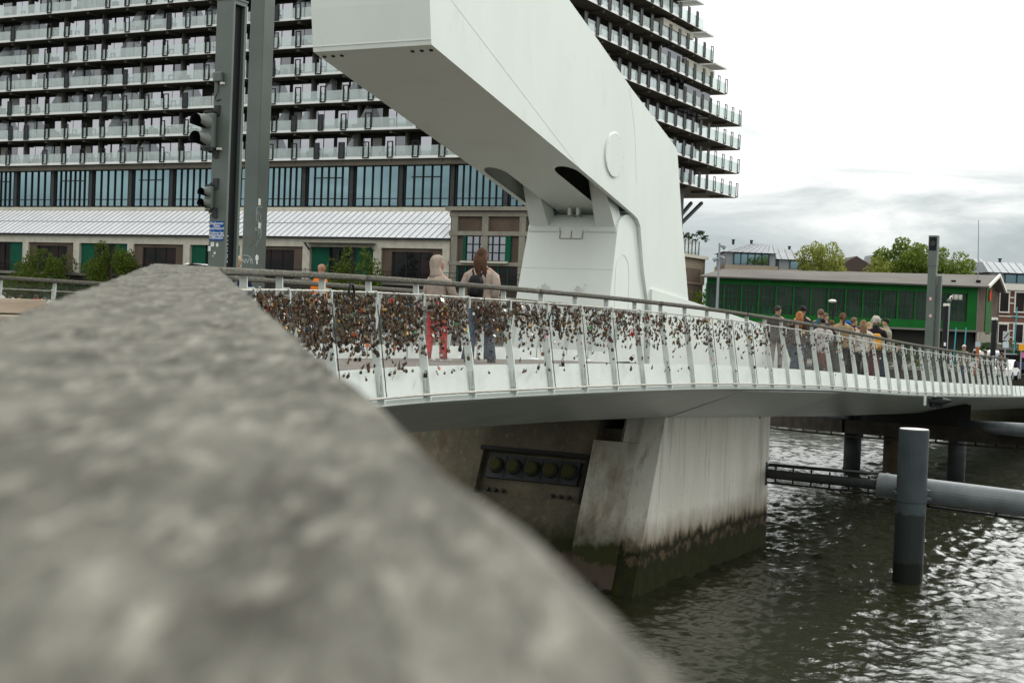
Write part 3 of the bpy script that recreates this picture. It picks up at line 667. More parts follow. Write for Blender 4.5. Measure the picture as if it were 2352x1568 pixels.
# ================================================================== PIER
pier = thing('bridge_pier', 'massive stained concrete pier standing in the water under the pylon', 'bridge pier', tuple(loc(9, 4, WZ)))
LP = 2.72
pb_ = pl(1447, 1395, LP); pt_ = pl(1535, 944, LP)
pf_b = loc(pb_[0], LP, pb_[1]); pf_t = loc(pt_[0], LP, pt_[1] + .25)
per_b, per_t = pl(1757, 1290, LP), pl(1770, 938, LP)
slope = (pf_t - pf_b); fn = slope.cross(E2).normalized()
if fn.y > 0: fn = -fn
def concmat():
    m = bpy.data.materials.new('pier_concrete'); m.use_nodes = True; n = m.node_tree.nodes; l = m.node_tree.links.new; p = n['Principled BSDF']; p.inputs['Roughness'].default_value = .85; p.inputs['Specular IOR Level'].default_value = .1
    g = n.new('ShaderNodeNewGeometry'); s = n.new('ShaderNodeSeparateXYZ'); l(g.outputs['Position'], s.inputs[0])
    def noise(sc, st=(1, 1, 1), det=8):
        mp = n.new('ShaderNodeMapping'); mp.inputs['Scale'].default_value = st; l(g.outputs['Position'], mp.inputs[0])
        z = n.new('ShaderNodeTexNoise'); z.inputs['Scale'].default_value = sc; z.inputs['Detail'].default_value = det; z.inputs['Roughness'].default_value = .65; l(mp.outputs[0], z.inputs['Vector']); return z.outputs[0]
    def rng(x, a, b, c=0, d=1):
        r = n.new('ShaderNodeMapRange'); r.inputs[1].default_value = a; r.inputs[2].default_value = b; r.inputs[3].default_value = c; r.inputs[4].default_value = d; l(x, r.inputs[0]); return r.outputs[0]
    def mix(f, a, b):
        x = n.new('ShaderNodeMix'); x.data_type = 'RGBA'; l(f, x.inputs[0])
        for k, c in ((6, a), (7, b)):
            if isinstance(c, tuple): x.inputs[k].default_value = (*c, 1)
            else: l(c, x.inputs[k])
        return x.outputs[2]
    def math_(o, a, b):
        x = n.new('ShaderNodeMath'); x.operation = o
        for k, c in ((0, a), (1, b)):
            if isinstance(c, (int, float)): x.inputs[k].default_value = c
            else: l(c, x.inputs[k])
        return x.outputs[0]
    return m, n, l, p, s, noise, rng, mix, math_
m, n, l, p, s, noise, rng, mix, math_ = concmat()
base_c = mix(rng(noise(.9, (1, 1, .25)), .35, .7), (.74, .72, .64), (.60, .575, .50))
base_c = mix(rng(noise(3.5, (1, 1, .07)), .54, .78), base_c, (.27, .245, .20))
base_c = mix(rng(noise(14), .62, .72), base_c, (.25, .24, .21))
zz_ = math_('ADD', s.outputs[2], math_('MULTIPLY', noise(2.2, (1, 1, .5)), -.55))
zz_ = math_('ADD', zz_, math_('MULTIPLY', noise(5, (1, 1, .35)), -.5))
rust = rng(zz_, WZ + 1.1, WZ + .45); c1 = mix(rust, base_c, (.21, .165, .11))
algae = rng(zz_, WZ + .62, WZ + .38); c2 = mix(algae, c1, (.020, .021, .010))
pale = math_('MULTIPLY', rng(zz_, WZ + .34, WZ + .29), rng(zz_, WZ + .06, WZ + .14)); c2 = mix(math_('MULTIPLY', pale, rng(noise(3), .45, .6)), c2, (.10, .075, .045))
weed = math_('MULTIPLY', rng(zz_, WZ + .1, WZ - .05), rng(noise(4), .4, .6)); c2 = mix(weed, c2, (.028, .03, .008))
l(c2, p.inputs['Base Color']); pierm = m
m, n, l, p, s, noise, rng, mix, math_ = concmat(); m.name = 'dirty_pier_concrete'
base_c = mix(rng(noise(1.1, (1, 1, .5)), .35, .65), (.165, .142, .098), (.085, .078, .054))
base_c = mix(rng(noise(7), .56, .7), base_c, (.19, .175, .14)); base_c = mix(rng(noise(4, (1, 1, .06)), .55, .72), base_c, (.10, .062, .038))
zz_ = math_('ADD', s.outputs[2], math_('MULTIPLY', noise(2.2), -.9))
c1 = mix(rng(zz_, WZ + 1.05, WZ + .5), base_c, (.024, .026, .010)); c2 = mix(rng(zz_, WZ + .3, WZ + .2), c1, (.085, .065, .048)); c2 = mix(rng(zz_, WZ - .15, WZ - .25), c2, (.012, .013, .008))
l(c2, p.inputs['Base Color']); pierd = m
m, n, l, p, s, noise, rng, mix, math_ = concmat(); m.name = 'streaked_pier_concrete'
base_c = mix(rng(noise(1.6, (1, 1, .12)), .38, .6), (.56, .54, .46), (.27, .22, .155))
base_c = mix(rng(noise(8), .55, .68), base_c, (.40, .385, .34))
zz_ = math_('ADD', s.outputs[2], math_('MULTIPLY', noise(2.5), -.9))
c1 = mix(rng(zz_, WZ + 1.1, WZ + .5), base_c, (.035, .038, .014)); c2 = mix(rng(zz_, WZ + .2, WZ + .12), c1, (.08, .062, .045)); c2 = mix(rng(zz_, WZ - .2, WZ - .3), c2, (.012, .013, .008))
l(c2, p.inputs['Base Color']); piers = m
# main body: long white side (towards the water right) and battered front; l runs away from us
pr = [(pf_b - slope.normalized() * .9), pf_t, loc(per_t[0], LP, per_t[1] + .25), loc(per_b[0] + .0, LP, WZ - .8)]
pm = MB(); pr = [p if isinstance(p, Vector) else Vector(p) for p in pr]
ext = E2 * 5.4
pm.prism(pr, E2 * .5)                         # pale side wall
pierb = child(pm, 'side_wall', pierm, pier)
# front wall with recess for the light panel and the dark niche, as boxes on the battered face
sd_ = slope.normalized(); S_len = slope.length
def fp(l_, f, d=0.): return pf_b + E2 * (l_ - LP) + slope * f + fn * d       # f: 0 at water, 1 at top
def onfront(u, v, d=0.):
    q = onplane(u, v, pf_b + fn * d, fn); r_ = q - pf_b
    return (r_.dot(E2) + LP, r_.dot(sd_) / S_len)
def fbox(mb, l0, l1, f0, f1, d0, d1): mb.obox(fp(l0, f0, d0), E2 * (l1 - l0), slope * (f1 - f0), fn * (d1 - d0))
pn = [onfront(u, v) for u, v in ((1108, 1029), (1346, 1052), (1325, 1157), (1098, 1128))]
pl0, pl1 = min(pn[1][0], pn[2][0]), max(pn[0][0], pn[3][0]); pfa, pfb = (pn[2][1] + pn[3][1]) / 2, (pn[0][1] + pn[1][1]) / 2
pil = onfront(1362, 1030)[0]
nl0, nf0 = onfront(1431, 1017); nl1, _ = onfront(1366, 1012)
top_l = 13
fw = MB()
fbox(fw, LP + .5, pil, -.15, nf0, -1.2, 0); fbox(fw, pil, pl0, -.15, 1.08, -1.2, -.06)
fbox(fw, pl0, pl1, -.15, pfa, -1.2, -.06); fbox(fw, pl0, pl1, pfb, 1.08, -1.2, -.06); fbox(fw, pl1, top_l - 1.4, -.15, 1.08, -1.2, -.06); fbox(fw, top_l - 1.4, top_l, -.15, .86, -1.2, -.08)
child(fw, 'front_wall', pierd, pier)
pw = MB(); fbox(pw, LP + .5, pil, -.14, nf0 + .001, 0, .05); fbox(pw, LP + .5, nl0, nf0 + .004, .97, -1.2, .03); child(pw, 'pilaster', piers, pier)
nk = MB(); fbox(nk, LP + .5, top_l, -.1, 1.05, -1.9, -1.25); child(nk, 'niche_back', darkwall, pier)
nb = MB(); fbox(nb, pl0, pl1, pfa, pfb, -1.2, -.22); child(nb, 'panel_recess', pierd, pier)
# lamp panel
lpn = MB(); h_ = pfb - pfa; wl = pl1 - pl0
fbox(lpn, pl0 + .06 * wl, pl1 - .06 * wl, pfa + .40 * h_, pfa + .93 * h_, -.22, -.12)
for k in range(4):
    lx = pl0 + wl * (.06 + .88 * (k + 1) / 5); fbox(lpn, lx - .008, lx + .008, pfa + .42 * h_, pfa + .91 * h_, -.12, -.105)
lampp = child(lpn, 'lamp_panel', darkgrey, pier)
lens = mat('mossy_lens', (.06, .056, .012), .6, col2=(.03, .03, .009), scale=30)
for k in range(5):
    lx = pl0 + wl * (.06 + .88 * (k + .5) / 5); r_ = wl * .88 / 5 * .36; c = fp(lx, pfa + .68 * h_, -.12)
    xa, ya = E2, sd_
    hz_ = MB(); hz_.rings([[c + fn * d + (xa * math.cos(2 * math.pi * q / 20) + ya * math.sin(2 * math.pi * q / 20)) * rr2 for q in range(20)] for d, rr2 in ((0, r_ * 1.12), (.05, r_ * 1.08), (.10, r_))]); o = child(hz_, 'lamp_housing', darkgrey, pier, False)
    ln = MB(); ln.rings([[c + fn * d + (xa * math.cos(2 * math.pi * q / 20) + ya * math.sin(2 * math.pi * q / 20)) * rr2 for q in range(20)] for d, rr2 in ((.10, r_ * .98), (.13, r_ * .8))]); child(ln, 'lens', lens, o).location = (0, 0, 0)
for k in (0, 1, 2, 8.4, 9.4, 10.4):
    lx = pl1 - wl * (.10 + .075 * k); c = fp(lx, pfa + .14 * h_, -.22)
    kn = MB(); kn.rings([[c + fn * d + (E2 * math.cos(2 * math.pi * q / 12) + sd_ * math.sin(2 * math.pi * q / 12)) * rr2 for q in range(12)] for d, rr2 in ((0, .05), (.07, .05), (.09, .035))]); child(kn, 'knob', darkgrey, pier)
cs = MB(); fbox(cs, pl0 - .06, pl1 + .06, pfb, pfb + .02, -.06, .0); fbox(cs, pl0 - .06, pl0, pfa, pfb, -.06, -.02); child(cs, 'panel_rim', darkwall, pier)
dp = MB(); c1_, c2_ = fp(nl0 + .12, .97, -.2), fp(nl0 + .14, nf0 + .01, -.2); dp.tube([c1_, c2_], .02, 6); child(dp, 'drain_pipe', steel, pier)
tp = MB(); tp.obox(loc(pb_[0] + 1.8, LP + .5, WZ), E1 * (per_t[0] - pb_[0] - 2.5), E2 * 4.9, Z3 * (pt_[1] - WZ - .5)); child(tp, 'core', pierd, pier)
MBs = MB(); q_ = pl(1745, 958, LP); c = loc(q_[0], LP - .002, q_[1]); MBs.tube([c, c - E2 * .01], [.045, .045], 10); child(MBs, 'vent_hole', black, pier)

# ================================================================== FENDER, PILES, JETTY
def pile(name, label, u, v_top, v_w, w_px, m_, group=None, taper=1.0, band=None):
    b = atZ(u, v_w, WZ); Y = b.y; r_ = w_px / 2 / FP * Y
    t = atY(u, v_top, Y); top = Vector((b.x, b.y, t.z))
    th = thing(name, label, 'pile', (b.x, b.y, WZ), group)
    sh = MB(); sh.tube([Vector((b.x, b.y, WZ - 1)), top - Z3 * .03, top - Z3 * .025, top], [r_, r_ * taper, r_ * taper, r_ * taper * .97], 28)
    child(sh, 'shaft', m_, th, False); return th, Vector((b.x, b.y, 0)), r_, top
def pilemat():
    m, n, l, p, s, noise, rng, mix, math_ = concmat(); m.name = 'pile_paint'; p.inputs['Roughness'].default_value = .5
    c = mix(rng(noise(1.5), .35, .7), (.058, .073, .077), (.042, .053, .057)); z = math_('ADD', s.outputs[2], math_('MULTIPLY', noise(3), -.25))
    c = mix(rng(z, WZ + 1.55, WZ + 1.50), c, (.024, .029, .027)); c = mix(rng(z, WZ + .38, WZ + .34), c, (.012, .014, .012)); l(c, p.inputs['Base Color']); return m
pilem = pilemat()
capm = mat('pile_cap', (.70, .68, .64), .6)
big, pc_, r_, ptop = pile('mooring_pile', 'thick grey steel pile with pale top standing in the near right water', 2084, 985, 1335, 68, pilem)
cp = MB(); cp.tube([ptop + Z3 * .003, ptop + Z3 * .015], r_ * .95, 28); child(cp, 'cap', capm, big)
zc_ = atY(2094, 1135, pc_.y).z
bn = MB(); bn.tube([pc_ + Z3 * (zc_ - .16), pc_ + Z3 * (zc_ + .16)], r_ * 1.05, 28); bn.obox(pc_ + Vector((r_ * .95, -.12, zc_ - .12)), (.12, 0, 0), (0, .24, 0), (0, 0, .05)); bn.obox(pc_ + Vector((r_ * .95, -.12, zc_ + .07)), (.12, 0, 0), (0, .24, 0), (0, 0, .05)); bn.obox(pc_ + Vector((-r_ * 1.2, -.1, zc_)), (.12, 0, 0), (0, .2, 0), (0, 0, .06))
child(bn, 'collar', pilem, big)
# horizontal fender tube behind the pile, joined by a thin tube to the pier
fen = thing('fender_tube', 'fat horizontal grey fender tube behind the near pile', 'fender', tuple(pc_ + Z3 * WZ))
fa0, fa1 = atY(2018, 1113, pc_.y + r_ + .75), atY(2352, 1156, pc_.y - .3 + 0)
dirn = (fa1 - fa0).normalized(); fa1 = fa0 + dirn * 9
fr_ = 28.5 / FP * fa0.y
ft = MB(); ft.tube([fa0 - dirn * .02, fa0, fa0 + dirn * .02, fa1], [fr_ * .9, fr_ * 1.0, fr_, fr_], 28)
fenm = mat('fender_paint', (.135, .155, .16), .4, col2=(.085, .10, .105), scale=1.4)
child(ft, 'tube', fenm, fen)
fl_ = MB(); fl_.tube([fa0 + dirn * .16, fa0 + dirn * .24], fr_ * 1.05, 28); child(fl_, 'flange', fenm, fen)
wl_ = MB(); wl_.bar(fa0 + dirn * 1.0 - Z3 * (fr_ + .06), fa1 - Z3 * (fr_ + .06), .10, .05); 
for k in range(5): wl_.bar(fa0 + dirn * (1.2 + k * 1.6) - Z3 * (fr_ + .06), fa0 + dirn * (1.2 + k * 1.6) - Z3 * (fr_ - .05), .05, .05)
child(wl_, 'walkway_strip', black, fen)
ta0 = onplane(1762, 1087, loc(0, LP, 0), E2) ; tr_ = 10.5 / FP * ta0.y
thn = thing('guide_tube', 'thin dark tube running from the concrete pier to the fat fender tube', 'tube', tuple(ta0))
tt_ = MB(); tt_.tube([ta0, fa0], [tr_, tr_], 16); child(tt_, 'tube', darkgrey, thn)
tb_ = MB(); tb_.obox(ta0 + Vector((-.16, -.14, -.30)), (.14, 0, 0), (0, .28, 0), (0, 0, .62)); child(tb_, 'end_plate', pilem, thn)
tw = MB(); tw.bar(ta0 + Z3 * .20 + Vector((0, .5, 0)), fa0 + Z3 * .22 + Vector((0, .5, 0)), .5, .05); tw.bar(ta0 - Z3 * .24, fa0 - Z3 * .22, .12, .04)
for k in range(6): 
    q = ta0.lerp(fa0, (k + .5) / 6); tw.bar(q - Z3 * .22, q + Z3 * .2, .04, .04)
child(tw, 'walkway', black, thn)
# jetty behind
jt = thing('jetty', 'dark timber jetty beam on piles in the water behind the pier', 'jetty', tuple(atZ(1955, 1077, WZ)))
rustpile = mat('brown_concrete_pile', (.10, .08, .055), .9, col2=(.06, .045, .03), scale=2)
jr = None
for (u, vt, vw, w, m_, g) in ((1956, 960, 1077, 39, darkgrey, None), (2195, 940, 1103, 40, darkgrey, None), (2046, 950, 1090, 39, rustpile, None)):
    b = atZ(u, vw, WZ); r_ = w / 2 / FP * b.y; zt = atY(u, vt, b.y).z
    o = child(MB().tube([Vector((b.x, b.y, WZ - .5)), Vector((b.x, b.y, zt))], r_, 18), 'pile', m_, jt, True)
    if m_ is rustpile: o['label'] = 'brown stained concrete pile'
j0, j1, j2 = atY(1740, 965, 66), atY(1956, 985, 58), atY(2352, 1012, 52)
jb = MB(); 
for a, b in ((j0, j1), (j1, j2 + (j2 - j1) * .3)): jb.bar(a + Z3 * .12, b + Z3 * .12, .9, .55); jb.bar(a - Z3 * .28 + Vector((0, -.4, 0)), b - Z3 * .28 + Vector((0, -.4, 0)), .12, .06)
for a, b, n_ in ((j0, j1, 7), (j1, j2, 9)):
    for k in range(n_): q = a.lerp(b, (k + .5) / n_) + Vector((0, -.4, 0)); jb.bar(q - Z3 * .28, q + Z3 * .1, .06, .06)
child(jb, 'beam', mat('wet_timber', (.022, .02, .016), .8, col2=(.05, .04, .03), scale=2), jt)
jp = MB(); q0, q1, q2, q3 = atY(1755, 937, 66), atY(1950, 958, 58), atY(2205, 978, 54.5), atY(2352, 987, 51)
jp.tube([q0, q1], .22, 14); child(jp, 'fender_pipe', fenm, jt, True); child(MB().tube([q2, q3 + (q3 - q2) * .4], .25, 14), 'fender_pipe', fenm, jt, True)
jc = MB(); a, b = atY(1990, 930, 57), atY(2230, 945, 54); jc.obox(a - Z3 * .75, b - a, (0, 2.0, 0), (0, 0, 1.0)); child(jc, 'platform', darkwall, jt)
# navigation signal under the hull
sg = thing('navigation_signal', 'black hooded signal lamp hanging under the bridge edge', 'signal', tuple(atY(2130, 925, 40)))
a = atY(2125, 908, 40); g_ = MB(); g_.bar(a, a - Z3 * .28, .06, .06); g_.bar(a + Vector((.28, 0, 0)), a + Vector((.28, 0, -.34)), .05, .05); child(g_, 'bracket', railw, sg)
g_ = MB(); c = a + Vector((.12, 0, -.16)); g_.tube([c, c + Vector((.30, 0, .0)), c + Vector((.62, 0, .04))], [.10, .15, .03], 12); g_.obox(c + Vector((.05, -.1, -.16)), (.3, 0, 0), (0, .2, 0), (0, 0, .3)); child(g_, 'lamp_hood', black, sg)
#PART2
# ================================================================== APARTMENT BLOCK ON THE WAREHOUSE
def zf(u, v, b): return onplane(u, v, FC + E1 * b, E1).z
def af(u, b, v=500): return (onplane(u, v, FC + E1 * b, E1) - FC).dot(E2)
def fbx(mb, a0, a1, b0, b1, z0, z1, m=0): mb.obox(fa(a0, b0, z0), E2 * (a1 - a0), E1 * (b1 - b0), Z3 * (z1 - z0), m)
ZR = zf(0, 382, 0); PITCHZ = (zf(0, 43, 0) - ZR) / 6; NF = 10; AEND = 100
apt = thing('apartment_block', 'tall dark apartment block stacked with glass balconies above the old warehouse', 'apartment building', tuple(fa(40, 5, ZR)))
def bR(u): return (onplane(u, 300, FC, E2) - FC).dot(E1)
SEND = [bR(u) for u in (1698, 1700, 1702, 1704, 1664, 1632, 1606, 1584, 1556, 1530)]
WEND = [bR(u) for u in (1642, 1642, 1642, 1642, 1638, 1612, 1588, 1560, 1536, 1510)]
winl, ball, fral, wr, brr, frr, scr, coll = [], [], [], [], [], [], [], []
rg = random.Random(5)
for k in range(NF):
    z0 = ZR + k * PITCHZ; zt = z0 + PITCHZ
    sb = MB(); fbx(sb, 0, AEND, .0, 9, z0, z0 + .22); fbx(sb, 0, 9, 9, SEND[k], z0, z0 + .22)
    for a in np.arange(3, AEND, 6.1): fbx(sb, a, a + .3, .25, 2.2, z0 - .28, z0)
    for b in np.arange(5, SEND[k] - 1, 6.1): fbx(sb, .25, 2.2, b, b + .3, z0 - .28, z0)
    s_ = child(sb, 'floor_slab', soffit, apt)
    eb = MB(); fbx(eb, -.04, AEND, -.04, .0, z0 + .02, z0 + .27); fbx(eb, -.04, 0, 0, SEND[k], z0 + .02, z0 + .27); fbx(eb, 0, 9, SEND[k], SEND[k] + .04, z0 + .02, z0 + .27)
    child(eb, 'slab_edge', slabedge, s_).location = (0, 0, 0)
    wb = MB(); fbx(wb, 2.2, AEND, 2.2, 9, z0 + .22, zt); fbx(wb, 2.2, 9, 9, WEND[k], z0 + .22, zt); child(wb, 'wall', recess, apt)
    # front bays
    off = rg.uniform(0, .4)
    nb = int(AEND / 3.05)
    for i in range(nb):
        a = 2.3 + 3.05 * i
        if a + 3 > AEND: break
        m_ = MB(); r_ = rg.random()
        w1 = rg.choice([1.1, 1.25, 1.3]); w2 = rg.choice([.9, 1.2, 1.3]) if r_ > .15 else 0
        top = zt - .40 - rg.random() * .14
        v1_ = rg.random(); fbx(m_, a + .12, a + .12 + w1, 2.13, 2.17, z0 + .3, top, 0 if v1_ < .78 else 1 if v1_ < .92 else 2)
        v1_ = rg.random()
        if w2: fbx(m_, a + 1.5, a + 1.5 + w2, 2.13, 2.17, z0 + .3, top, 0 if v1_ < .78 else 1 if v1_ < .92 else 2)
        winl.append((a, k, m_))
        g = MB(); fbx(g, a, a + 2.98, -.02, .0, z0 + .27, z0 + 1.32); ball.append((a, k, g))
        if i % 2 == 0:
            c = MB(); fbx(c, a - .24, a + .02, 1.75, 2.2, z0 + .22, zt - .02); coll.append((a, k, c))
        fr = MB(); fa0 = a + off + rg.uniform(-.25, .25); w_ = rg.choice([.72, .72, .8])
        if rg.random() < .86:
            for x in (fa0, fa0 + w_ - .13): fbx(fr, x, x + .13, -.12, -.05, z0 + .1, z0 + 1.82)
            for z in (z0 + .1, z0 + 1.71): fbx(fr, fa0 + .13, fa0 + w_ - .13, -.12, -.05, z, z + .11)
            if rg.random() < .2: fbx(fr, fa0 + .1, fa0 + w_ - .1, -.10, -.07, z0 + .2, z0 + 1.7, 1)
            fral.append((a, k, fr))
        if rg.random() < .34:
            s = MB(); aa = a + rg.choice([0, 1.5]); s.prism([fa(aa, 2.1, z0 + .25), fa(aa, .1, z0 + .25), fa(aa, .1, z0 + 1.35), fa(aa, 1.2, zt - .2), fa(aa, 2.1, zt - .2)], E2 * .03); scr.append((a, k, s))
    # right-hand bays
    b = 2.6
    while b < WEND[k] - 1.2:
        m_ = MB(); m_.obox(fa(2.17, b + .2, z0 + .3), E2 * -.04, E1 * 1.6, Z3 * (PITCHZ - .65)); m_.obox(fa(2.17, b + 1.95, z0 + .3), E2 * -.04, E1 * .9, Z3 * (PITCHZ - .65)); wr.append((b, k, m_))
        b += 3.05
    b = .3
    while b < SEND[k] - .4:
        w_ = min(2.62, SEND[k] - b)
        if w_ > .5:
            g = MB(); g.obox(fa(0, b, z0 + .27), E2 * -.02, E1 * (w_ - .05), Z3 * 1.05); brr.append((b, k, g))
        fr = MB(); b1 = b + rg.uniform(-.15, .15)
        for x in (b1, b1 + .62): fr.obox(fa(-.05, x, z0 + .1), E2 * -.07, E1 * .1, Z3 * 1.72)
        for z in (z0 + .1, z0 + 1.74): fr.obox(fa(-.05, b1 + .1, z), E2 * -.07, E1 * .52, Z3 * .08)
        if b < WEND[k]: fr.obox(fa(-.07, b1 + .1, z0 + .2), E2 * -.03, E1 * .52, Z3 * 1.5, 1)
        frr.append((b, k, fr)); b += 2.62
    if k >= 3:
        tr_ = MB(); fbx(tr_, 0, 9, WEND[k] + .05, SEND[k], zt + .02, zt + .2) if WEND[k] + .3 < SEND[k] and k > 3 else None
        if tr_.v: child(tr_, 'terrace_slab', slabedge, apt)
vis = lambda t: (0 if 8 < t[0] < 78 and t[1] < 8 else 1, abs(t[0] - 40) * .1 + t[1])
for lst in (winl, ball, fral): lst.sort(key=vis)
parts([t[2] for t in winl], 'window', [win, windim, curtain], apt); parts([t[2] for t in wr], 'side_window', win, apt)
parts([t[2] for t in ball], 'balustrade', baluglass, apt); parts([t[2] for t in brr], 'side_balustrade', baluglass, apt)
parts([t[2] for t in fral], 'balcony_frame', [frameblack, darkgrey], apt); parts([t[2] for t in frr], 'side_balcony_frame', [frameblack, darkgrey], apt)
scr.sort(key=vis); coll.sort(key=vis); parts([t[2] for t in scr], 'privacy_screen', screenglass, apt); parts([t[2] for t in coll], 'column', concreted, apt)
for u, v0, v1 in ((1586, 78, 92), (1634, 165, 180)):
    p = onplane(u, v0, FC + E2 * 1, E2); b = (p - FC).dot(E1); rb = MB(); fbx(rb, .6, 9, b - 9, b, p.z - .75, p.z); child(rb, 'roof_cap', concretel, apt)
    wb = MB(); fbx(wb, .9, 8.9, b - 8.8, b - .3, p.z - 5.6, p.z - .75, 0); child(wb, 'penthouse', windim, apt)
# garden clutter on the balconies: planters and furniture
pt = MB()
for _ in range(190):
    a = rg.uniform(4, 95); k = rg.randrange(0, 9); z0 = ZR + k * PITCHZ + .27; w = rg.uniform(.3, 1.0); fbx(pt, a, a + w, .35, .75, z0, z0 + rg.uniform(.3, .8), rg.randrange(3))
tag(child(pt, 'balcony_furniture', [mat('planter_grey', (.10, .10, .095), .8), mat('planter_wood', (.20, .13, .08), .8), leafc], apt), kind='stuff')
# the slanting struts under the overhang
stt = MB()
for (u0, v0), (u1, v1) in (((1612, 466), (1566, 512)), ((1588, 466), (1561, 498))):
    p = onplane(u0, v0, FC + E2 * 2, E2); q = onplane(u1, v1, FC + E2 * 2, E2); stt = MB(); stt.bar(p, q, .32, .32); child(stt, 'strut', darkgrey, apt)
# blue glazed storey
ZB0, ZB1 = zf(0, 473, 1.2), ZR - .55
gl = []
colu = [af(u, 1.2, 430) for u in (-60, 20, 70, 182, 292, 390, 460, 541, 612, 698, 748, 856, 996, 1115, 1200)]
bw = MB(); fbx(bw, 1, AEND, 1.6, 9, ZB0 - .6, ZR); child(bw, 'wall', frameblack, apt)
fas = MB(); fbx(fas, 0, AEND, .35, 1.6, ZB1, ZR - .002); child(fas, 'fascia', soffit, apt)
bR0 = MB(); fbx(bR0, 1.2, 9, 9, bR(1600), ZB0 - 1, ZR); child(bR0, 'side_wall', darkgrey, apt)
aa = 2.0; idx = 0
while aa < 98:
    w_ = 6.15
    g = MB(); fbx(g, aa + .4, aa + w_ - .4, 1.2, 1.25, ZB0, ZB1); gp = child(g, 'glazing', winblue, apt)
    mu = MB(); x = aa + .4; n_ = rg.choice([5, 5, 6, 7])
    for q in range(n_ + 1): xx_ = aa + .4 + (w_ - .8) * q / n_; fbx(mu, xx_ - .045, xx_ + .045, 1.05, 1.2, ZB0, ZB1)
    zc_ = ZB0 + .75; fbx(mu, aa + .4, aa + w_ - .4, 1.1, 1.17, zc_ - .05, zc_ + .03)
    if idx % 2 == 0: fbx(mu, aa + 1.4, aa + w_ - 1.2, 1.08, 1.18, ZB1 - 1.25, ZB1 - 1.15)
    child(mu, 'mullions', frameblack, gp).location = (0, 0, 0)
    c = MB(); fbx(c, aa - .22, aa + .22, .95, 1.5, ZB0 - .1, ZB1); child(c, 'column', darkgrey, apt)
    idx += 1; aa += w_

# ------------------------------------------------------------------ old warehouse
BWH = -5.0
wh = thing('warehouse', 'long old concrete warehouse with pale sloping roof and green doors under the apartment block', 'warehouse', tuple(fa(50, BWH, QZ)))
ZE = zf(0, 534, BWH); ZT = zf(0, 484, -.2); ZB = zf(0, 555, BWH); ZS = zf(0, 476, -.2)
AR = af(1031, BWH - .5, 560)
body = MB(); fbx(body, AR, 110, BWH + .5, 8, QZ, ZE - .05); child(body, 'wall', brickbrown, wh)
band = MB(); fbx(band, AR, 110, -.35, 1.0, ZT - .1, ZS); child(band, 'parapet', concretel, wh)
rf = MB(); rf.prism([fa(AR, BWH - .25, ZE - .02), fa(AR, -.3, ZT), fa(AR, -.3, ZT - .3), fa(AR, BWH - .25, ZE - .25)], E2 * (110 - AR))
roof = child(rf, 'roof', roofm, wh)
ss = MB(); sg_ = MB(); i = 0
for a in np.arange(AR + .05, 110, .78):
    p, q = fa(a, BWH - .25, ZE), fa(a, -.3, ZT + .02); ss.bar(p, q, .07, .05); i += 1
    if i % 9 in (2,) : n_ = (q - p).cross(E2).normalized() * -.02; sg_.add([p + n_ + E2 * .08, q + n_ + E2 * .08, q + n_ + E2 * .72, p + n_ + E2 * .72], [(0, 1, 2, 3)])
ss.bar(fa(AR, (BWH - .55) / 2, (ZE + ZT) / 2 + .03), fa(110, (BWH - .55) / 2, (ZE + ZT) / 2 + .03), .08, .05, up=E1)
child(ss, 'seams', seam, roof).location = (0, 0, 0); child(sg_, 'skylight', roofglass, roof).location = (0, 0, 0)
gt = MB(); fbx(gt, AR, 110, BWH - .45, BWH - .27, ZE - .22, ZE - .05); child(gt, 'gutter', frameblack, wh)
be = MB(); fbx(be, AR, 110, BWH - .1, BWH + .5, ZB, ZE - .25); child(be, 'beam', concretel, wh)
cu = [-180, -60, 60, 177, 301, 430, 560, 705, 868, 1027]; ca = [af(u, BWH, 580) for u in cu]
ZD = 2.6
for j, a in enumerate(ca):
    c = MB(); fbx(c, a - .45, a + .45, BWH - .14, BWH + .5, QZ, ZB + .02); child(c, 'column', concretel, wh)
    if j == len(ca) - 1: break
    a2 = ca[j + 1]; lo_, hi_ = a2 + .45, a - .45; w = hi_ - lo_
    typ = j % 2   # alternating green doors and brick piers
    if typ == 1:
        for x0, x1 in ((lo_ + .02 * w, lo_ + .29 * w), (hi_ - .29 * w, hi_ - .02 * w)):
            d = MB(); fbx(d, x0, x1, BWH + .12, BWH + .3, ZD, ZB - .02); child(d, 'door', greend, wh)
        d = MB(); fbx(d, lo_ + .29 * w, hi_ - .29 * w, BWH + .34, BWH + .38, ZD, ZB - .1); wd = child(d, 'window', windark, wh)
    else:
        d = MB(); fbx(d, lo_ + .17 * w, hi_ - .16 * w, BWH + .3, BWH + .34, ZD, ZB - .35); wd = child(d, 'window', windark, wh)
        d = MB(); 
        for x0, x1 in ((lo_, lo_ + .17 * w), (hi_ - .16 * w, hi_)): fbx(d, x0, x1, BWH + .1, BWH + .45, QZ, ZB)
        fbx(d, lo_ + .17 * w, hi_ - .16 * w, BWH + .1, BWH + .45, ZB - .35, ZB); child(d, 'brick_infill', brickbrown, wh)
    f_ = MB()
    for q in range(4): x = lo_ + w * (.31 + .38 * q / 3) if typ == 1 else lo_ + w * (.18 + .64 * q / 3); fbx(f_, x - .05, x + .05, BWH + .24, BWH + .3, ZD, ZB - .3)
    child(f_, 'frame', frameblack, wd).location = (0, 0, 0)
# awning rail on one green door
aw = MB(); a0_, a1_ = ca[8] + .2, ca[7] - .2; fbx(aw, a0_, a1_, BWH - 1.1, BWH - .15, ZB + .35, ZB + .43); 
for a in (a0_ + .2, a1_ - .2): aw.bar(fa(a, BWH - .15, ZB - .3), fa(a, BWH - 1.0, ZB + .35), .14, .14)
child(aw, 'canopy', concreted, wh)
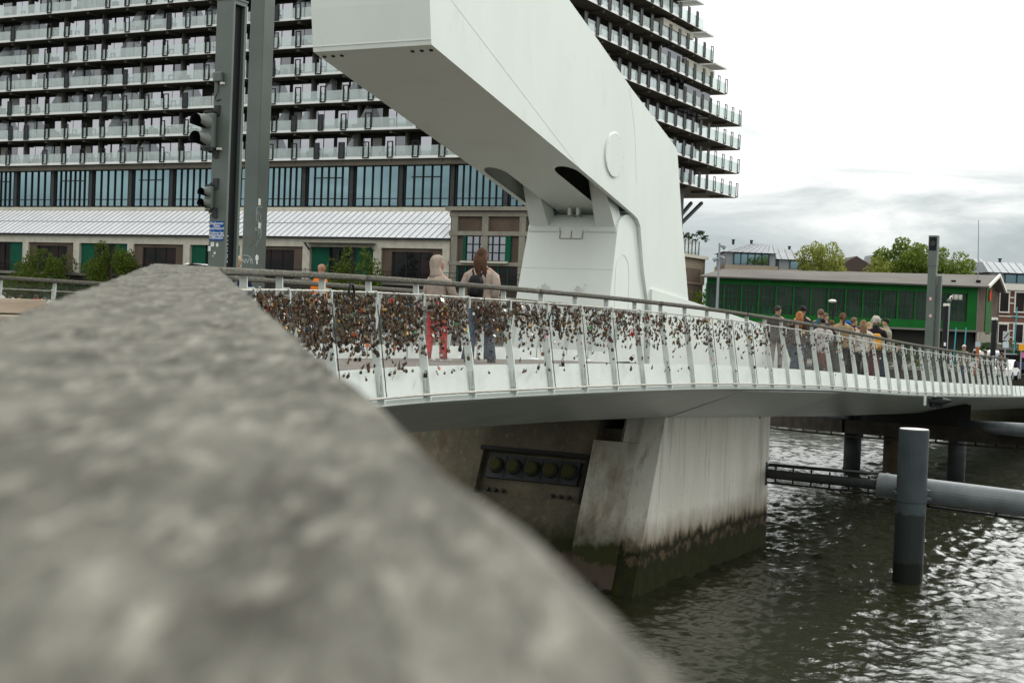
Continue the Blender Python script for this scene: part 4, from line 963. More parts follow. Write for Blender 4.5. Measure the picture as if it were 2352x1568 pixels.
# loading platform with its black fence
lpf = MB(); fbx(lpf, -1, 115, BWH - 3.2, BWH + .4, QZ, ZD - .12); plat = child(lpf, 'loading_platform', mat('platform_dark', (.035, .032, .028), .9, col2=(.055, .05, .04), scale=.6), wh)
le = MB(); fbx(le, -1, 115, BWH - 3.4, BWH - 3.2, ZD - .4, ZD - .1); child(le, 'platform_edge', concreted, wh)
pf = thing('platform_fence', 'black bar fence along the warehouse loading platform', 'fence', tuple(fa(50, BWH - 3.1, ZD - .1)))
f_ = MB()
for z in (.9, .45): f_.bar(fa(-1, BWH - 3.1, ZD + z), fa(112, BWH - 3.1, ZD + z), .05)
child(f_, 'rails', black, pf)
f_ = MB()
for a in np.arange(-1, 112, .22): f_.bar(fa(a, BWH - 3.1, ZD - .1), fa(a, BWH - 3.1, ZD + .9), .025)
child(f_, 'bars', black, pf)
f_ = MB()
for a in np.arange(-1, 112, 2.2): f_.bar(fa(a, BWH - 3.1, ZD - .1), fa(a, BWH - 3.1, ZD + 1.05), .07)
child(f_, 'posts', black, pf)
# ------------------------------------------------------------------ brick head building
BH = BWH - .6
hb = thing('brick_building', 'brown brick head building with exposed concrete frame and a green framed window', 'brick building', tuple(fa(10, BH, QZ)))
aL, aRr = af(1030, BH, 560), -3.0; ZHT = zf(1100, 475, BH)
bd = MB(); fbx(bd, aRr, aL, BH + .3, 4, QZ, ZHT - .2); child(bd, 'wall', brickbrown, hb)
fr = MB()
def fz(v): return zf(1100, v, BH)
for u in (1042, 1112, 1180 + 18, 1240, 1290): a = af(u, BH, 560); fbx(fr, a - .33, a + .33, BH + .04, BH + .5, QZ, fz(486))
for v0, v1 in ((486, 497), (531, 541), (601, 610)): fbx(fr, aRr, aL, BH, BH + .5, fz(v1), fz(v0))
fbx(fr, aRr - .3, aL + .3, BH - .35, 4, fz(484), fz(475)); child(fr, 'concrete_frame', concrete, hb)
a0_, a1_ = af(1160, BH, 560), af(1069, BH, 560); z0, z1 = fz(599), fz(542)
g = MB(); fbx(g, a0_, a1_, BH + .22, BH + .26, z0, z1); wd = child(g, 'window', win, hb)
mu = MB()
for q in range(7): 
    x = a0_ + (a1_ - a0_) * q / 6; fbx(mu, x - (.05 if q != 3 else .22), x + (.05 if q != 3 else .22), BH + .14, BH + .2, z0, z1, 1 if q == 3 else 0)
for q in range(4): z = z0 + (z1 - z0) * q / 3; fbx(mu, a0_, a1_, BH + .15, BH + .19, z - .05, z + .05)
fbx(mu, a1_, a1_ + .3, BH + .05, BH + .3, z0, z1, 1); fbx(mu, a0_ - .55, a0_, BH + .05, BH + .3, z0, z1, 1)
child(mu, 'frame', [frameblack, greend], wd).location = (0, 0, 0)
si = MB(); fbx(si, a0_ - .4, a1_ + .4, BH - .25, BH + .04, z0 - .22, z0 - .02); child(si, 'sill', concretel, hb)
for u0, u1 in ((1050, 1104), (1120, 1188), (1200, 1232)):
    g = MB(); fbx(g, af(u1, BH, 620), af(u0, BH, 620), BH + .18, BH + .24, ZD, fz(612)); wd = child(g, 'shop_window', windark, hb)
    mu = MB(); 
    for q in range(4): x = af(u0, BH, 620) + (af(u1, BH, 620) - af(u0, BH, 620)) * q / 3; fbx(mu, x - .06, x + .06, BH + .1, BH + .17, ZD, fz(612))
    child(mu, 'frame', greend, wd).location = (0, 0, 0)
# annex along the right-hand side
an = thing('brown_annex', 'low brown building with roof terrace behind the right edge of the white pylon', 'annex building', tuple(fa(0, 30, QZ)))
bE = bR(1640)
m_ = MB(); fbx(m_, 0.5, 14, 3, bE - .2, QZ, 4.2); child(m_, 'wall', brickbrown, an)
m_ = MB(); fbx(m_, 0.4, 14, 2.8, bE, 4.2, 7.2, 0); child(m_, 'upper_wall', mat('brown_render', (.22, .18, .135), .9, col2=(.18, .15, .11), scale=.4), an)
m_ = MB(); fbx(m_, .1, 14, 2.6, bE + .3, 7.2, 7.55); child(m_, 'roof_edge', concretel, an)
m_ = MB(); fbx(m_, .34, .40, 4, bE - 1.5, 4.5, 6.0); child(m_, 'brick_panel', brickbrown, an)
m_ = MB(); fbx(m_, .40, .49, 4, bE - 1, .3, 2.2); child(m_, 'window', windark, an)
m_ = MB(); fbx(m_, .5, .56, bR(1560), bR(1626), 7.55, 9.2); child(m_, 'terrace_glass', screenglass, an)
for b in np.linspace(bR(1560), bR(1626), 9): m_ = MB(); fbx(m_, .44, .5, b - .05, b + .05, 7.55, 9.25); child(m_, 'terrace_post', black, an)

# ================================================================== GREEN DEPOT
GY = 130.0
def gx(u): return ray(u, 700).x / ray(u, 700).y * GY
xl, xr = gx(1622), gx(2246); GD = Vector((.5, .87, 0)) * 9
gb = thing('green_depot', 'long depot with bright green window frames and low brown felt roof', 'depot building', ((xl + xr) / 2, GY, QZ))
def gbox(mb, x0, x1, y0, y1, z0, z1, m=0): mb.box(x0, x1, GY + y0, GY + y1, z0 * .925 if z0 > 0 else z0, z1 * .925 if z1 > 0 else z1, m)
m_ = MB(); base = [(xl, GY + .25), (xr, GY + .25), (xr + GD.x, GY + GD.y), (xl + GD.x, GY + GD.y)]
m_.prism([(x, y, .0) for x, y in base], (0, 0, 3.95)); child(m_, 'wall', brickbrown, gb)
m_ = MB(); m_.prism([(x + (.0), y + .4, QZ) for x, y in base], (0, 0, 2.98)); child(m_, 'ground_floor', darkwall, gb)
m_ = MB(); gbox(m_, xl - .1, xr + .05, -.35, .24, -.05, .14); child(m_, 'ledge', concreted, gb)
m_ = MB(); gbox(m_, xl, xr - 1.0, -.05, .24, 3.72, 4.42); gbox(m_, xl, xr - 1.0, -.08, .24, .14, .95); child(m_, 'green_band', greenb, gb)
m_ = MB(); gbox(m_, xr - 1.0, xr - .08, -.10, .2, .14, 4.42); child(m_, 'corner_panel', greenb, gb)
nb = 15; wl_ = xr - 1.0 - xl
for i in range(nb):
    x0 = xl + wl_ * i / nb; x1 = xl + wl_ * (i + 1) / nb
    g = MB(); gbox(g, x0 + .08, x1 - .08, .10, .14, .95, 3.72); wd = child(g, 'window', wingreen, gb)
    f_ = MB()
    for q in range(1, 4): x = x0 + (x1 - x0) * q / 4; gbox(f_, x - .018, x + .018, .05, .09, .95, 3.72)
    for z in (1.25, 1.9, 2.55, 3.2): gbox(f_, x0 + .08, x1 - .08, .055, .085, z - .015, z + .015)
    if i < 11:
        for q in (1, 2): x = x0 + (x1 - x0) * (.0 + q / 3); gbox(f_, x - .04, x + .04, .03, .1, .95, 1.7)
    child(f_, 'glazing_bars', mat('dim_green_bars', (.008, .10, .03), .6) if 'dim_green_bars' not in MAT else MAT['dim_green_bars'], wd).location = (0, 0, 0)
    p_ = MB(); gbox(p_, x0 - .07, x0 + .07, -.06, .22, .95, 3.72); child(p_, 'post', greenb, gb)
cur_ = MB(); gbox(cur_, xl + wl_ * 11.05 / nb, xl + wl_ * 11.6 / nb, .145, .17, 1.0, 2.1); gbox(cur_, xl + wl_ * 14.15 / nb, xl + wl_ * 14.75 / nb, .085, .095, 3.1, 3.6); child(cur_, 'blind', trimw, gb)
# roof
GR = GD * .5
e0, e1 = Vector((xl - .8, GY - .6, 4.08)), Vector((xr + .7, GY - .6, 4.16)); r0, r1 = Vector((xl + GR.x * 1.0 - .3, GY + GR.y, 4.95)), Vector((xr + GR.x + .9, GY + GR.y, 5.38)); b0, b1 = Vector((xl + GD.x - .3, GY + GD.y + .4, 3.95)), Vector((xr + GD.x + .8, GY + GD.y + .4, 4.0))
m_ = MB(); m_.add([e0, e1, r1, r0, b1, b0] + [p - Z3 * .10 for p in (e0, e1, r1, r0, b1, b0)], [(0, 1, 2, 3), (3, 2, 4, 5), (6, 9, 8, 7), (9, 11, 10, 8), (0, 6, 7, 1), (5, 4, 10, 11), (1, 7, 8, 2), (2, 8, 10, 4), (0, 3, 9, 6), (3, 5, 11, 9)])
rf = child(m_, 'roof', roofbrown, gb)
m_ = MB(); m_.bar(e0 - Z3 * .08 - Vector((0, .08, 0)), e1 - Z3 * .08 - Vector((0, .08, 0)), .12, .12); child(m_, 'gutter', mat('gutter_brown', (.09, .08, .07), .8), gb)
m_ = MB(); 
for p, q in ((e1, r1), (r1, b1)): m_.bar(p + Vector((.05, -.05, 0)), q + Vector((.05, -.05, .0)), .16, .26)
child(m_, 'bargeboard', trimw, gb)
for u in (2190, 2247):
    p = atY(u, 652, GY + .8); m_ = MB(); m_.tube([p - Z3 * .2, p + Z3 * .15, p + Z3 * .18, p + Z3 * .35], [.10, .10, .22, .22], 10); child(m_, 'roof_vent', black, gb)
# gable end
gn = Vector((GD.y, -GD.x, 0)).normalized(); ga = Vector((xr, GY + .25, 0)); gd = GD.normalized(); gl_ = GD.length
m_ = MB(); m_.prism([ga + gn * .02 + Z3 * 3.93, ga + gd * gl_ + gn * .02 + Z3 * 3.93, ga + gd * gl_ * .5 + gn * .02 + Z3 * 5.15], gn * -.2); child(m_, 'gable', brickbrown, gb)
m_ = MB(); m_.obox(ga + gn * .02 + gd * gl_ * .38 + Z3 * -.2, gd * gl_ * .26, gn * .1, Z3 * 4.75); child(m_, 'gable_window', greenb, gb)
m_ = MB(); m_.obox(ga + gn * .0 + Z3 * -1.0, gd * gl_, gn * .12, Z3 * 1.0); child(m_, 'gable_base', concrete, gb)
c = ga + gn * .16 + gd * gl_ * .52 + Z3 * 3.5; m_ = MB()
m_.rings([[c + gn * d + gd * (.42 * r * math.cos(2 * math.pi * q / 20)) + Z3 * (.58 * r * math.sin(2 * math.pi * q / 20) - .08 * abs(math.cos(2 * math.pi * q / 20))) for q in range(20)] for d, r in ((0, 1), (.06, 1))])
child(m_, 'emblem', mat('red_emblem', (.62, .03, .015), .5), gb)
for p in (Vector((xr - .05, GY - .1, QZ)), ga + gd * gl_ + gn * .15 + Z3 * QZ): child(MB().tube([p, p + Z3 * 6.9], .06, 8), 'downpipe', concreted, gb)

# ================================================================== ROOFTOP HOUSES
def zinc_house(label, u0, u1, v_top, v_eave, v_win, v_base, Y, slantl=0, brickbase=False):
    x0, x1 = (ray(u, 600).x / ray(u, 600).y * Y for u in (u0, u1)); um = (u0 + u1) / 2
    zt, ze, zw, zb_ = (atY(um, v, Y).z for v in (v_top, v_eave, v_win, v_base))
    h = thing('roof_house', label, 'house', ((x0 + x1) / 2, Y, QZ))
    m_ = MB(); m_.prism([(x0 + .2, Y + .3, zw), (x1 - .2, Y + .3, zw), (x1 - .2, Y + 8, zw), (x0 + .2, Y + 8, zw)], (0, 0, ze - zw)); child(m_, 'attic_wall', zincw, h)
    m_ = MB(); m_.add([(x0 - .2, Y - .1, ze), (x1, Y - .1, ze), (x1, Y + 2.6, zt), (x0 + slantl, Y + 2.6, zt), (x0 + slantl, Y + 7, zt), (x1, Y + 7, zt), (x0 - .2, Y + 8, ze), (x1, Y + 8, ze)], [(0, 1, 2, 3), (3, 2, 5, 4), (0, 3, 4, 6), (1, 7, 5, 2), (4, 5, 7, 6)]); rf = child(m_, 'roof', zincr, h)
    m_ = MB(); n_ = int((x1 - x0) / .75)
    for q in range(n_): x = x0 + (x1 - x0) * (q + .5) / n_; m_.bar((x, Y - .1, ze + .02), (x + slantl * (1 - (q + .5) / n_), Y + 2.6, zt + .02), .05, .05)
    child(m_, 'seams', seam, rf).location = (0, 0, 0)
    m_ = MB(); w = x1 - x0; m_.box(x0 + .18 * w, x1 - .16 * w, Y + .22, Y + .28, zw + .15, ze - .15); wd = child(m_, 'window', winblue, h)
    m_ = MB()
    for q in range(6): x = x0 + .18 * w + .66 * w * q / 5; m_.box(x - .06, x + .06, Y + .14, Y + .22, zw + .1, ze - .1)
    m_.box(x0 + .17 * w, x1 - .15 * w, Y + .14, Y + .21, ze - .2, ze - .1); child(m_, 'frame', darkgrey, wd).location = (0, 0, 0)
    m_ = MB(); m_.box(x0, x1, Y - .4, Y + 8, zb_ - .2, zw); child(m_, 'cornice', trimw if brickbase else beige, h)
    m_ = MB(); m_.box(x0 + .05, x1 - .05, Y + .0, Y + 8, QZ, zb_ - .2); child(m_, 'wall', brickred if brickbase else beige, h)
    m_ = MB()
    for q in (.25, .6): m_.tube([(x0 + w * q, Y + 4, zt - .1), (x0 + w * q, Y + 4, zt + .35), (x0 + w * q, Y + 4, zt + .5)], [.15, .15, .24], 8)
    child(m_, 'roof_vents', darkgrey, h)
    return h, x0, x1, zb_
zinc_house('grey zinc roofed house with long window, nearest the pylon above the depot roof', 1664, 1786, 557, 580, 610, 617, 165, 3.5)
zinc_house('grey zinc roofed house half hidden behind the pale yellow green tree', 1787, 1946, 573, 598, 621, 628, 168)
zinc_house('grey zinc roofed house rising behind the big green tree and signal tower', 2020, 2272, 588, 615, 640, 646, 165)
rh, x0, x1, zb_ = zinc_house('red brick house with pale window trims and zinc attic at the right edge', 2275, 2480, 603, 629, 654, 664, 150, 0, True)
for c_, u in enumerate((2271 + 22, 2303 + 22, 2335 + 26, 2372 + 22, 2404 + 22)):
    for v0, v1 in ((675, 718), (748, 790)):
        x = ray(u - 20, 700).x / ray(u - 20, 700).y * 150; zt, zb2 = atY(u, v0 - 2, 150).z, atY(u, v1 - 2, 150).z
        m_ = MB(); m_.box(x - .45, x + .45, 149.82, 149.88, zb2, zt); wd = child(m_, 'window', windark, rh)
        m_ = MB(); 
        for xa in (x - .57, x + .45): m_.box(xa, xa + .12, 149.78, 149.99, zb2, zt)
        m_.box(x - .6, x + .6, 149.76, 149.99, zt, zt + .16); m_.box(x - .6, x + .6, 149.74, 149.99, zb2 - .14, zb2); child(m_, 'frame', trimw, wd).location = (0, 0, 0)
m_ = MB()
for v in (668, 684, 697, 727, 742, 760, 775): z = atY(2330, v, 150).z; m_.box(x0 + .05, x1, 149.9, 149.99, z - .05, z + .07)
child(m_, 'stone_bands', trimw, rh)
m_ = MB(); z = atY(2330, 800, 150).z; m_.box(x0, x1, 149.7, 149.99, QZ, z); child(m_, 'shop_front', darkgrey, rh)
m_ = MB(); m_.box(x0, x1, 149.3, 149.69, z - .2, z + .4); child(m_, 'shop_fascia', concreted, rh)
dorm = thing('gabled_house', 'small dark gabled house roof peeping between the two trees', 'house', (atY(1968, 600, 165).x, 165, QZ))
p = atY(1968, 588, 165); m_ = MB(); m_.prism([(p.x - 3, 165, p.z - 1.7), (p.x + 3, 165, p.z - 1.7), (p.x, 165, p.z)], (0, 7, 0)); child(m_, 'roof', mat('dark_tile', (.09, .07, .06), .9), dorm)
m_ = MB(); m_.box(p.x - 2.6, p.x + 2.6, 165.1, 172, QZ, p.z - 1.72); child(m_, 'wall', beige, dorm)

# ================================================================== TREES AND BUSHES
def leaves(mb, c, rad, n, size, rs, clumps=26, m=0):
    c = np.array(c); rad = np.array(rad)
    cl = rs.normal(size=(clumps, 3)); cl /= np.linalg.norm(cl, axis=1)[:, None]; cl *= (rs.uniform(.2, 1.05, clumps) ** .6)[:, None]
    cr = rs.uniform(.15, .34, clumps)
    w = cr ** 2; idx = rs.choice(clumps, n, p=w / w.sum())
    d = rs.normal(size=(n, 3)); d /= np.linalg.norm(d, axis=1)[:, None]
    p = c + (cl[idx] + d * (cr[idx] * rs.uniform(.5, 1.08, n) ** .5)[:, None]) * rad
    a = rs.normal(size=(n, 3)); a /= np.linalg.norm(a, axis=1)[:, None]; b = np.cross(a, rs.normal(size=(n, 3))); b /= np.linalg.norm(b, axis=1)[:, None]
    s = size * rs.uniform(.6, 1.4, n)[:, None]
    v = np.stack([p - a * s, p + b * s * .55, p + a * s, p - b * s * .55], 1).reshape(-1, 3)
    o = len(mb.v); mb.v.extend(map(tuple, v.tolist())); mb.f.extend([(o + 4 * i, o + 4 * i + 1, o + 4 * i + 2, o + 4 * i + 3) for i in range(n)]); mb.m.extend([m] * n)
    return [c + q * rad for q in cl]
def tree(name, label, cat, x, y, zb_, zt, rx, ry, n, size, lm, seed, low=.35, group=None):
    rs = np.random.default_rng(seed); t = thing(name, label, cat, (x, y, zb_), group); h = zt - zb_
    c = (x, y, zb_ + h * (low + 1) / 2); mb = MB(); cl = leaves(mb, c, (rx, ry, h * (1 - low) / 2 * .96), n, size, rs, 52)
    child(mb, 'crown', lm, t)
    tr = MB(); tr.tube([(x, y, zb_ - .2), (x + .05 * rx, y, zb_ + h * .3), (x, y, zb_ + h * .62), (x + .03 * rx, y, zb_ + h * .86)], [h * .026, h * .02, h * .013, h * .004], 8)
    for q in cl[::3]:
        s = rs.uniform(.25, .6); st = Vector((x, y, zb_ + h * s)); q = Vector(q.tolist()); md = st.lerp(q, .5) + Z3 * (h * .03)
        tr.tube([st, md, q], [h * .009, h * .006, h * .002], 5)
    child(tr, 'trunk', bark, t); return t
def treepx(name, label, cat, u, vt, Y, wpx, zb_, n, size, lm, seed, low=.35, ry=None):
    p = atY(u, vt, Y); rx = wpx / 2 / FP * Y; return tree(name, label, cat, p.x, Y, zb_, p.z, rx, ry or rx, n, size, lm, seed, low)
treepx('tree', 'pale yellow green airy tree behind the depot roof, left of the bigger tree', 'tree', 1888, 556, 148, 116, QZ, 5600, .125, leafb, 11, .56)
treepx('tree', 'large fresh green dense tree behind the depot roof', 'tree', 2076, 548, 148, 130, QZ, 13000, .135, leafa, 12, .54)
treepx('tree', 'smaller fresh green tree behind the depot roof, right of the signal tower', 'tree', 2182, 577, 146, 128, QZ, 9000, .125, leafa, 13, .50)
treepx('tree', 'low yellow green tree rising behind the depot, under the big tree', 'tree', 2022, 592, 146, 70, QZ, 2800, .12, leafb, 14, .45)
bu = lambda label, u, vt, b, wpx, n, lm, seed, zb_=QZ, low=.05, size=.16: (lambda p: tree('bush', label, 'bush', p.x, p.y, zb_, p.z, wpx / 2 / FP * p.y, wpx / 2 / FP * p.y * .8, n, size, lm, seed, low))(onplane(u, vt, FC + E1 * b, E1))
bu('big grey green feathery bush at the far left, in front of the warehouse', 88, 562, -12, 165, 14000, leafd, 21, size=.11)
bu('pointed bright green bush in front of a green warehouse door', 258, 550, -12, 145, 14000, leafd, 22, size=.11)
bu('low spreading green bush between the two left bushes', 168, 628, -13, 130, 2600, leafc, 23)
bu('small green bush by the right leaf of the warehouse door with a canopy', 832, 566, -11, 95, 2400, leafd, 24)
bu('small green bush left of the hooded walker, behind the railing', 778, 574, -11, 88, 2200, leafd, 25)
hg = MB(); rs = np.random.default_rng(31)
for a in np.arange(8, 96, 3.4):
    q = fa(a, -16, QZ + 1.3); leaves(hg, tuple(q), (2.4, 1.6, rs.uniform(1.4, 2.4)), 330, .17, rs, 10)
tag(hg.build('undergrowth', leafc), 'dark green undergrowth along the foot of the warehouse quay', 'undergrowth', kind='stuff')
hg = MB()
for u in np.arange(1590, 1640, 16):
    q = onplane(u, 705, FC + E2 * -5, E2); leaves(hg, tuple(q), (1.2, 1.2, 1.8), 220, .14, rs, 10)
tag(hg.build('climbing_shrubs', leafd), 'green shrubs growing between the pylon and the depot', 'shrubs', kind='stuff')
hg = MB()
for u, v in ((2010, 812), (2060, 822), (2120, 825), (2190, 828), (2240, 833), (2300, 815), (2340, 818), (2370, 822)):
    q = atY(u, v, 112); leaves(hg, tuple(q), (1.7, 1.2, 1.1), 260, .13, rs, 10)
tag(hg.build('planting', leafc), 'dark green planting along the quay street below the depot', 'planting', kind='stuff')
hg = MB()
for u in (1575, 1592, 1612): q = onplane(u, 548, FC + E2 * 2, E2); leaves(hg, tuple(q), (1.0, 1.0, .9), 200, .14, rs, 8)
tag(hg.build('roof_plants', leafc), 'dark plants on the roof terrace of the brown annex', 'plants', kind='stuff')

# ================================================================== BARRIER POSTS, SIGNALS, SIGNS
def text_mesh(body, size, loc_, xd, zd, m_, name, parent, ext=.001, align='CENTER'):
    cu = bpy.data.curves.new('t', 'FONT'); cu.body = body; cu.size = size; cu.align_x = align; cu.align_y = 'CENTER'; cu.extrude = ext
    o = bpy.data.objects.new('t', cu); COL.objects.link(o); dg = bpy.context.evaluated_depsgraph_get(); me = bpy.data.meshes.new_from_object(o.evaluated_get(dg)); bpy.data.objects.remove(o)
    xd = Vector(xd).normalized(); zd = Vector(zd).normalized(); nd = xd.cross(zd)
    M = Matrix((xd, zd, nd)).transposed().to_4x4(); M.translation = Vector(loc_) - Vector(parent.location); me.transform(M)
    me.materials.clear(); me.materials.append(m_); r = bpy.data.objects.new(name, me); COL.objects.link(r); r.parent = parent; return r
def scribble(base, xd, zd, w, h, n, m_, parent, seed, r=.005):
    rs = random.Random(seed); mb = MB(); nd = xd.cross(zd)
    for _ in range(n):
        x, z = rs.uniform(-w, w) * .6, rs.uniform(-h, h) * .8; pts = []; a = rs.uniform(0, 6.28)
        for k in range(rs.randint(6, 11)):
            a += rs.uniform(-1.5, 1.5); x = max(-w, min(w, x + math.cos(a) * w * .38)); z = max(-h, min(h, z + math.sin(a) * w * .38)); pts.append(base + xd * x + zd * z + nd * .001)
        mb.tube(pts, r, 4)
    return child(mb, 'graffiti', m_, parent)
def disc(base, xd, zd, rx, rz, m_, parent, name='sticker', sq=False):
    mb = MB(); nd = xd.cross(zd)
    pts = [(-1, -1), (1, -1), (1, 1), (-1, 1)] if sq else [(math.cos(2 * math.pi * k / 16), math.sin(2 * math.pi * k / 16)) for k in range(16)]
    mb.prism([base + xd * x * rx + zd * z * rz for x, z in pts], nd * .002); return child(mb, name, m_, parent)
XR, FN, RN = -E2, -E1, -E2       # right along the front face, front normal, right face normal
def barrier_post(label, u, Y, top_v, zbase, w, groove=True):
    p = atY(u, 560, Y); zt = atY(u, top_v, Y).z; th = thing('barrier_post', label, 'post', (p.x, p.y, zbase))
    c0 = Vector((p.x, p.y, 0)); m_ = MB()
    if groove:
        g = w * .30
        # body, side cheeks round a recessed dark channel in the right face
        m_.obox(c0 - E1 * w / 2 + E2 * w / 2 + Z3 * zbase, E1 * w, -E2 * (w - .07), Z3 * (zt - zbase)); child(m_, 'shaft', greypost, th)
        m_ = MB()
        for a, b in ((-.5, -.36), (.34, .5)): m_.obox(c0 + E1 * w * a - E2 * (w / 2 - .07) + Z3 * zbase, E1 * w * (b - a), -E2 * .07, Z3 * (zt - zbase))
        m_.obox(c0 - E1 * w * .36 - E2 * (w / 2 - .07) + Z3 * (zt - .06), E1 * w * .70, -E2 * .07, Z3 * .06); child(m_, 'cheeks', greypost, th)
        m_ = MB(); m_.obox(c0 - E1 * w * .36 - E2 * (w / 2 - .068) + Z3 * zbase, E1 * w * .70, -E2 * .012, Z3 * (zt - .06 - zbase)); child(m_, 'guide_slot', black, th)
        m_ = MB(); m_.obox(c0 - E1 * w * .30 - E2 * (w / 2 - .052) + Z3 * (zbase + 2.2), E1 * w * .05, -E2 * .006, Z3 * (zt - .3 - zbase - 2.2)); child(m_, 'light_strip', redm, th)
        m_ = MB(); m_.obox(c0 - E1 * (w / 2 + .012) + E2 * (w / 2 + .012) + Z3 * zt, E1 * (w + .024), -E2 * (w + .024), Z3 * .025); child(m_, 'cap', greypost, th)
    else:
        m_.obox(c0 - E1 * w / 2 + E2 * w / 2 + Z3 * zbase, E1 * w, -E2 * w, Z3 * (zt - zbase)); bevel(child(m_, 'shaft', greypost, th), .012)
    return th, c0, zt
pA, cA, ztA = barrier_post('tall grey steel barrier post carrying two signal heads and a blue sign', 514, 20.4, 4, -.86, .30)
pB, cB, ztB = barrier_post('plain grey steel post with graffiti and stickers, right of the signal post', 584, 26.5, -60, -.9, .315, False)
wA, wB = .30, .315
def on_face(u, v, c0, n_, w): return onplane(u, v, c0 + n_ * (w / 2 + .001), n_)
# blue sign
q = [on_face(u, v, cA, FN, wA) for u, v in ((477, 508), (507, 508), (505, 553), (476, 552))]
cs_ = sum(q, Vector()) / 4; hw = min(.135, abs((q[1] - q[0]).dot(XR)) / 2); hh_ = abs((q[0] - q[3]).z) / 2; cs_ = cA + FN * (wA / 2 + .006) + XR * (-.005) + Z3 * cs_.z
m_ = MB(); m_.obox(cs_ - XR * hw - Z3 * hh_ - FN * .004, XR * 2 * hw, Z3 * 2 * hh_, FN * .006); sgn = child(m_, 'sign', blue, pA)
for t_, f_ in (('Slagbomen', .78), ('dalen', .52), ('automatisch', .26), ('Gelieve het', -.20), ('weggedeelte', -.46), ('vrijhouden', -.72)):
    o = text_mesh(t_, .056, cs_ + FN * .005 + Z3 * hh_ * f_, XR, Z3, whitep, 'lettering', pA); o.parent = sgn; o.location = pA.location
# sensor box with cable
c = on_face(507, 178, cA, FN, wA); m_ = MB(); m_.obox(c - XR * .09 - Z3 * .07, XR * .15, Z3 * .14, FN * .07); bevel(child(m_, 'sensor_box', greypost, pA), .015)
m_ = MB(); m_.tube([c + XR * -.02 - Z3 * .08 + FN * .02, c + XR * -.03 - Z3 * .2 + FN * .015, c + XR * -.08 - Z3 * .30 + FN * .015, c + XR * -.05 - Z3 * .34 + FN * .015, c + XR * .02 - Z3 * .31 + FN * .01], .006, 5); child(m_, 'cable', black, pA)
m_ = MB(); m_.obox(c + XR * .03 - Z3 * .105, XR * .05, Z3 * .03, FN * .05); child(m_, 'cable_gland', trimw, pA)
def signal_head(u, v, name, sc, lamps=2):
    """housing on brackets in front of the post; lenses and deep visors look back along the bridge"""
    base = on_face(u, v, cA, FN, wA); d = FN; wd = E2
    c = base + FN * (.13 * sc) + E2 * (.03); H = .36 * sc
    m_ = MB(); m_.obox(c - Z3 * H - FN * .06 * sc - wd * .15 * sc, FN * .15 * sc, wd * .30 * sc, Z3 * 2 * H); hs = bevel(child(m_, name, greypost, pA), .045 * sc, 3)
    for k in range(lamps):
        z = (lamps - 1) / 2 - k; cc = c + Z3 * z * .35 * sc + FN * .092 * sc
        def circ(r, off, a0=0, a1=360, n=18, drop=0): return [cc + d * off + wd * r * math.cos(R(a)) + Z3 * (r * math.sin(R(a)) + drop) for a in np.linspace(a0, a1, n)]
        m_ = MB(); m_.rings([circ(.125 * sc, .0)[:-1], circ(.125 * sc, .012)[:-1]]); child(m_, 'lens', black, hs).location = (0, 0, 0)
        m_ = MB(); n = 24; A0, A1, B0, B1 = -70, 250, -20, 200
        i0, i1 = circ(.145 * sc, .0, A0, A1, n), circ(.150 * sc, .34 * sc, B0, B1, n, -.015); j0, j1 = circ(.136 * sc, .0, A0, A1, n), circ(.141 * sc, .34 * sc, B0, B1, n, -.015)
        m_.add(i0 + i1, [(i, i + 1, n + i + 1, n + i) for i in range(n - 1)], 0); m_.add(j0 + j1, [(i, n + i, n + i + 1, i + 1) for i in range(n - 1)], 1)
        child(m_, 'visor', [mat('visor_paint', (.15, .16, .145), .45) if 'visor_paint' not in MAT else MAT['visor_paint'], black], hs, True).location = (0, 0, 0)
    m_ = MB()
    for s_ in (1, -1): m_.bar(c + Z3 * s_ * (H + .03), base + Z3 * s_ * (H + .05) + FN * .005 - E2 * .04, .04, .04); m_.obox(base + Z3 * (s_ * (H + .05) - .07) - XR * .0, XR * .08, Z3 * .14, FN * .03); m_.obox(c + Z3 * (s_ * (H + .02) - .012) - FN * .05 * sc - wd * .10 * sc, FN * .13 * sc, wd * .2 * sc, Z3 * .024)
    child(m_, 'bracket', darkgrey, hs).location = (0, 0, 0)
signal_head(494, 303, 'signal_head', .70)
signal_head(491, 455, 'small_signal_head', .44)
for u, v in ((506, 345), (487, 492)): c = on_face(u, v, cA, FN, wA); m_ = MB(); m_.obox(c - XR * .03, XR * .06, Z3 * .03, FN * .05); child(m_, 'cable_gland', trimw, pA)
for u, v, r1, r2, sq in ((499, 562, .022, .03, 0), (481, 571, .025, .035, 1), (488, 561, .03, .03, 1), (493, 581, .02, .02, 0), (489, 588, .01, .012, 0)): disc(on_face(u, v, cA, FN, wA), XR, Z3, r1, r2, sticker, pA, sq=bool(sq))
text_mesh('NAKOS', .12, on_face(525, 572, cA, RN, wA) - RN * .052, -Z3, E1, scrawl, 'graffiti', pA)
for u, v, r1, r2, sq in ((596, 464, .035, .06, 1), (596, 518, .035, .055, 1), (590, 592, .045, .06, 0), (590, 603, .02, .03, 1)): disc(on_face(u, v, cB, RN, wB), E1, Z3, r1, r2, whitep, pB, sq=bool(sq))
scribble(on_face(595, 492, cB, RN, wB), E1, Z3, .08, .14, 7, scrawl, pB, 1, .004); scribble(on_face(593, 545, cB, RN, wB), E1, Z3, .09, .34, 9, scrawl, pB, 2, .004)
scribble(on_face(573, 555, cB, FN, wB), XR, Z3, .09, .10, 3, orangem, pB, 3, .005)
text_mesh('ENVY', .13, on_face(564, 600, cB, FN, wB), XR, Z3, scrawl, 'graffiti', pB)
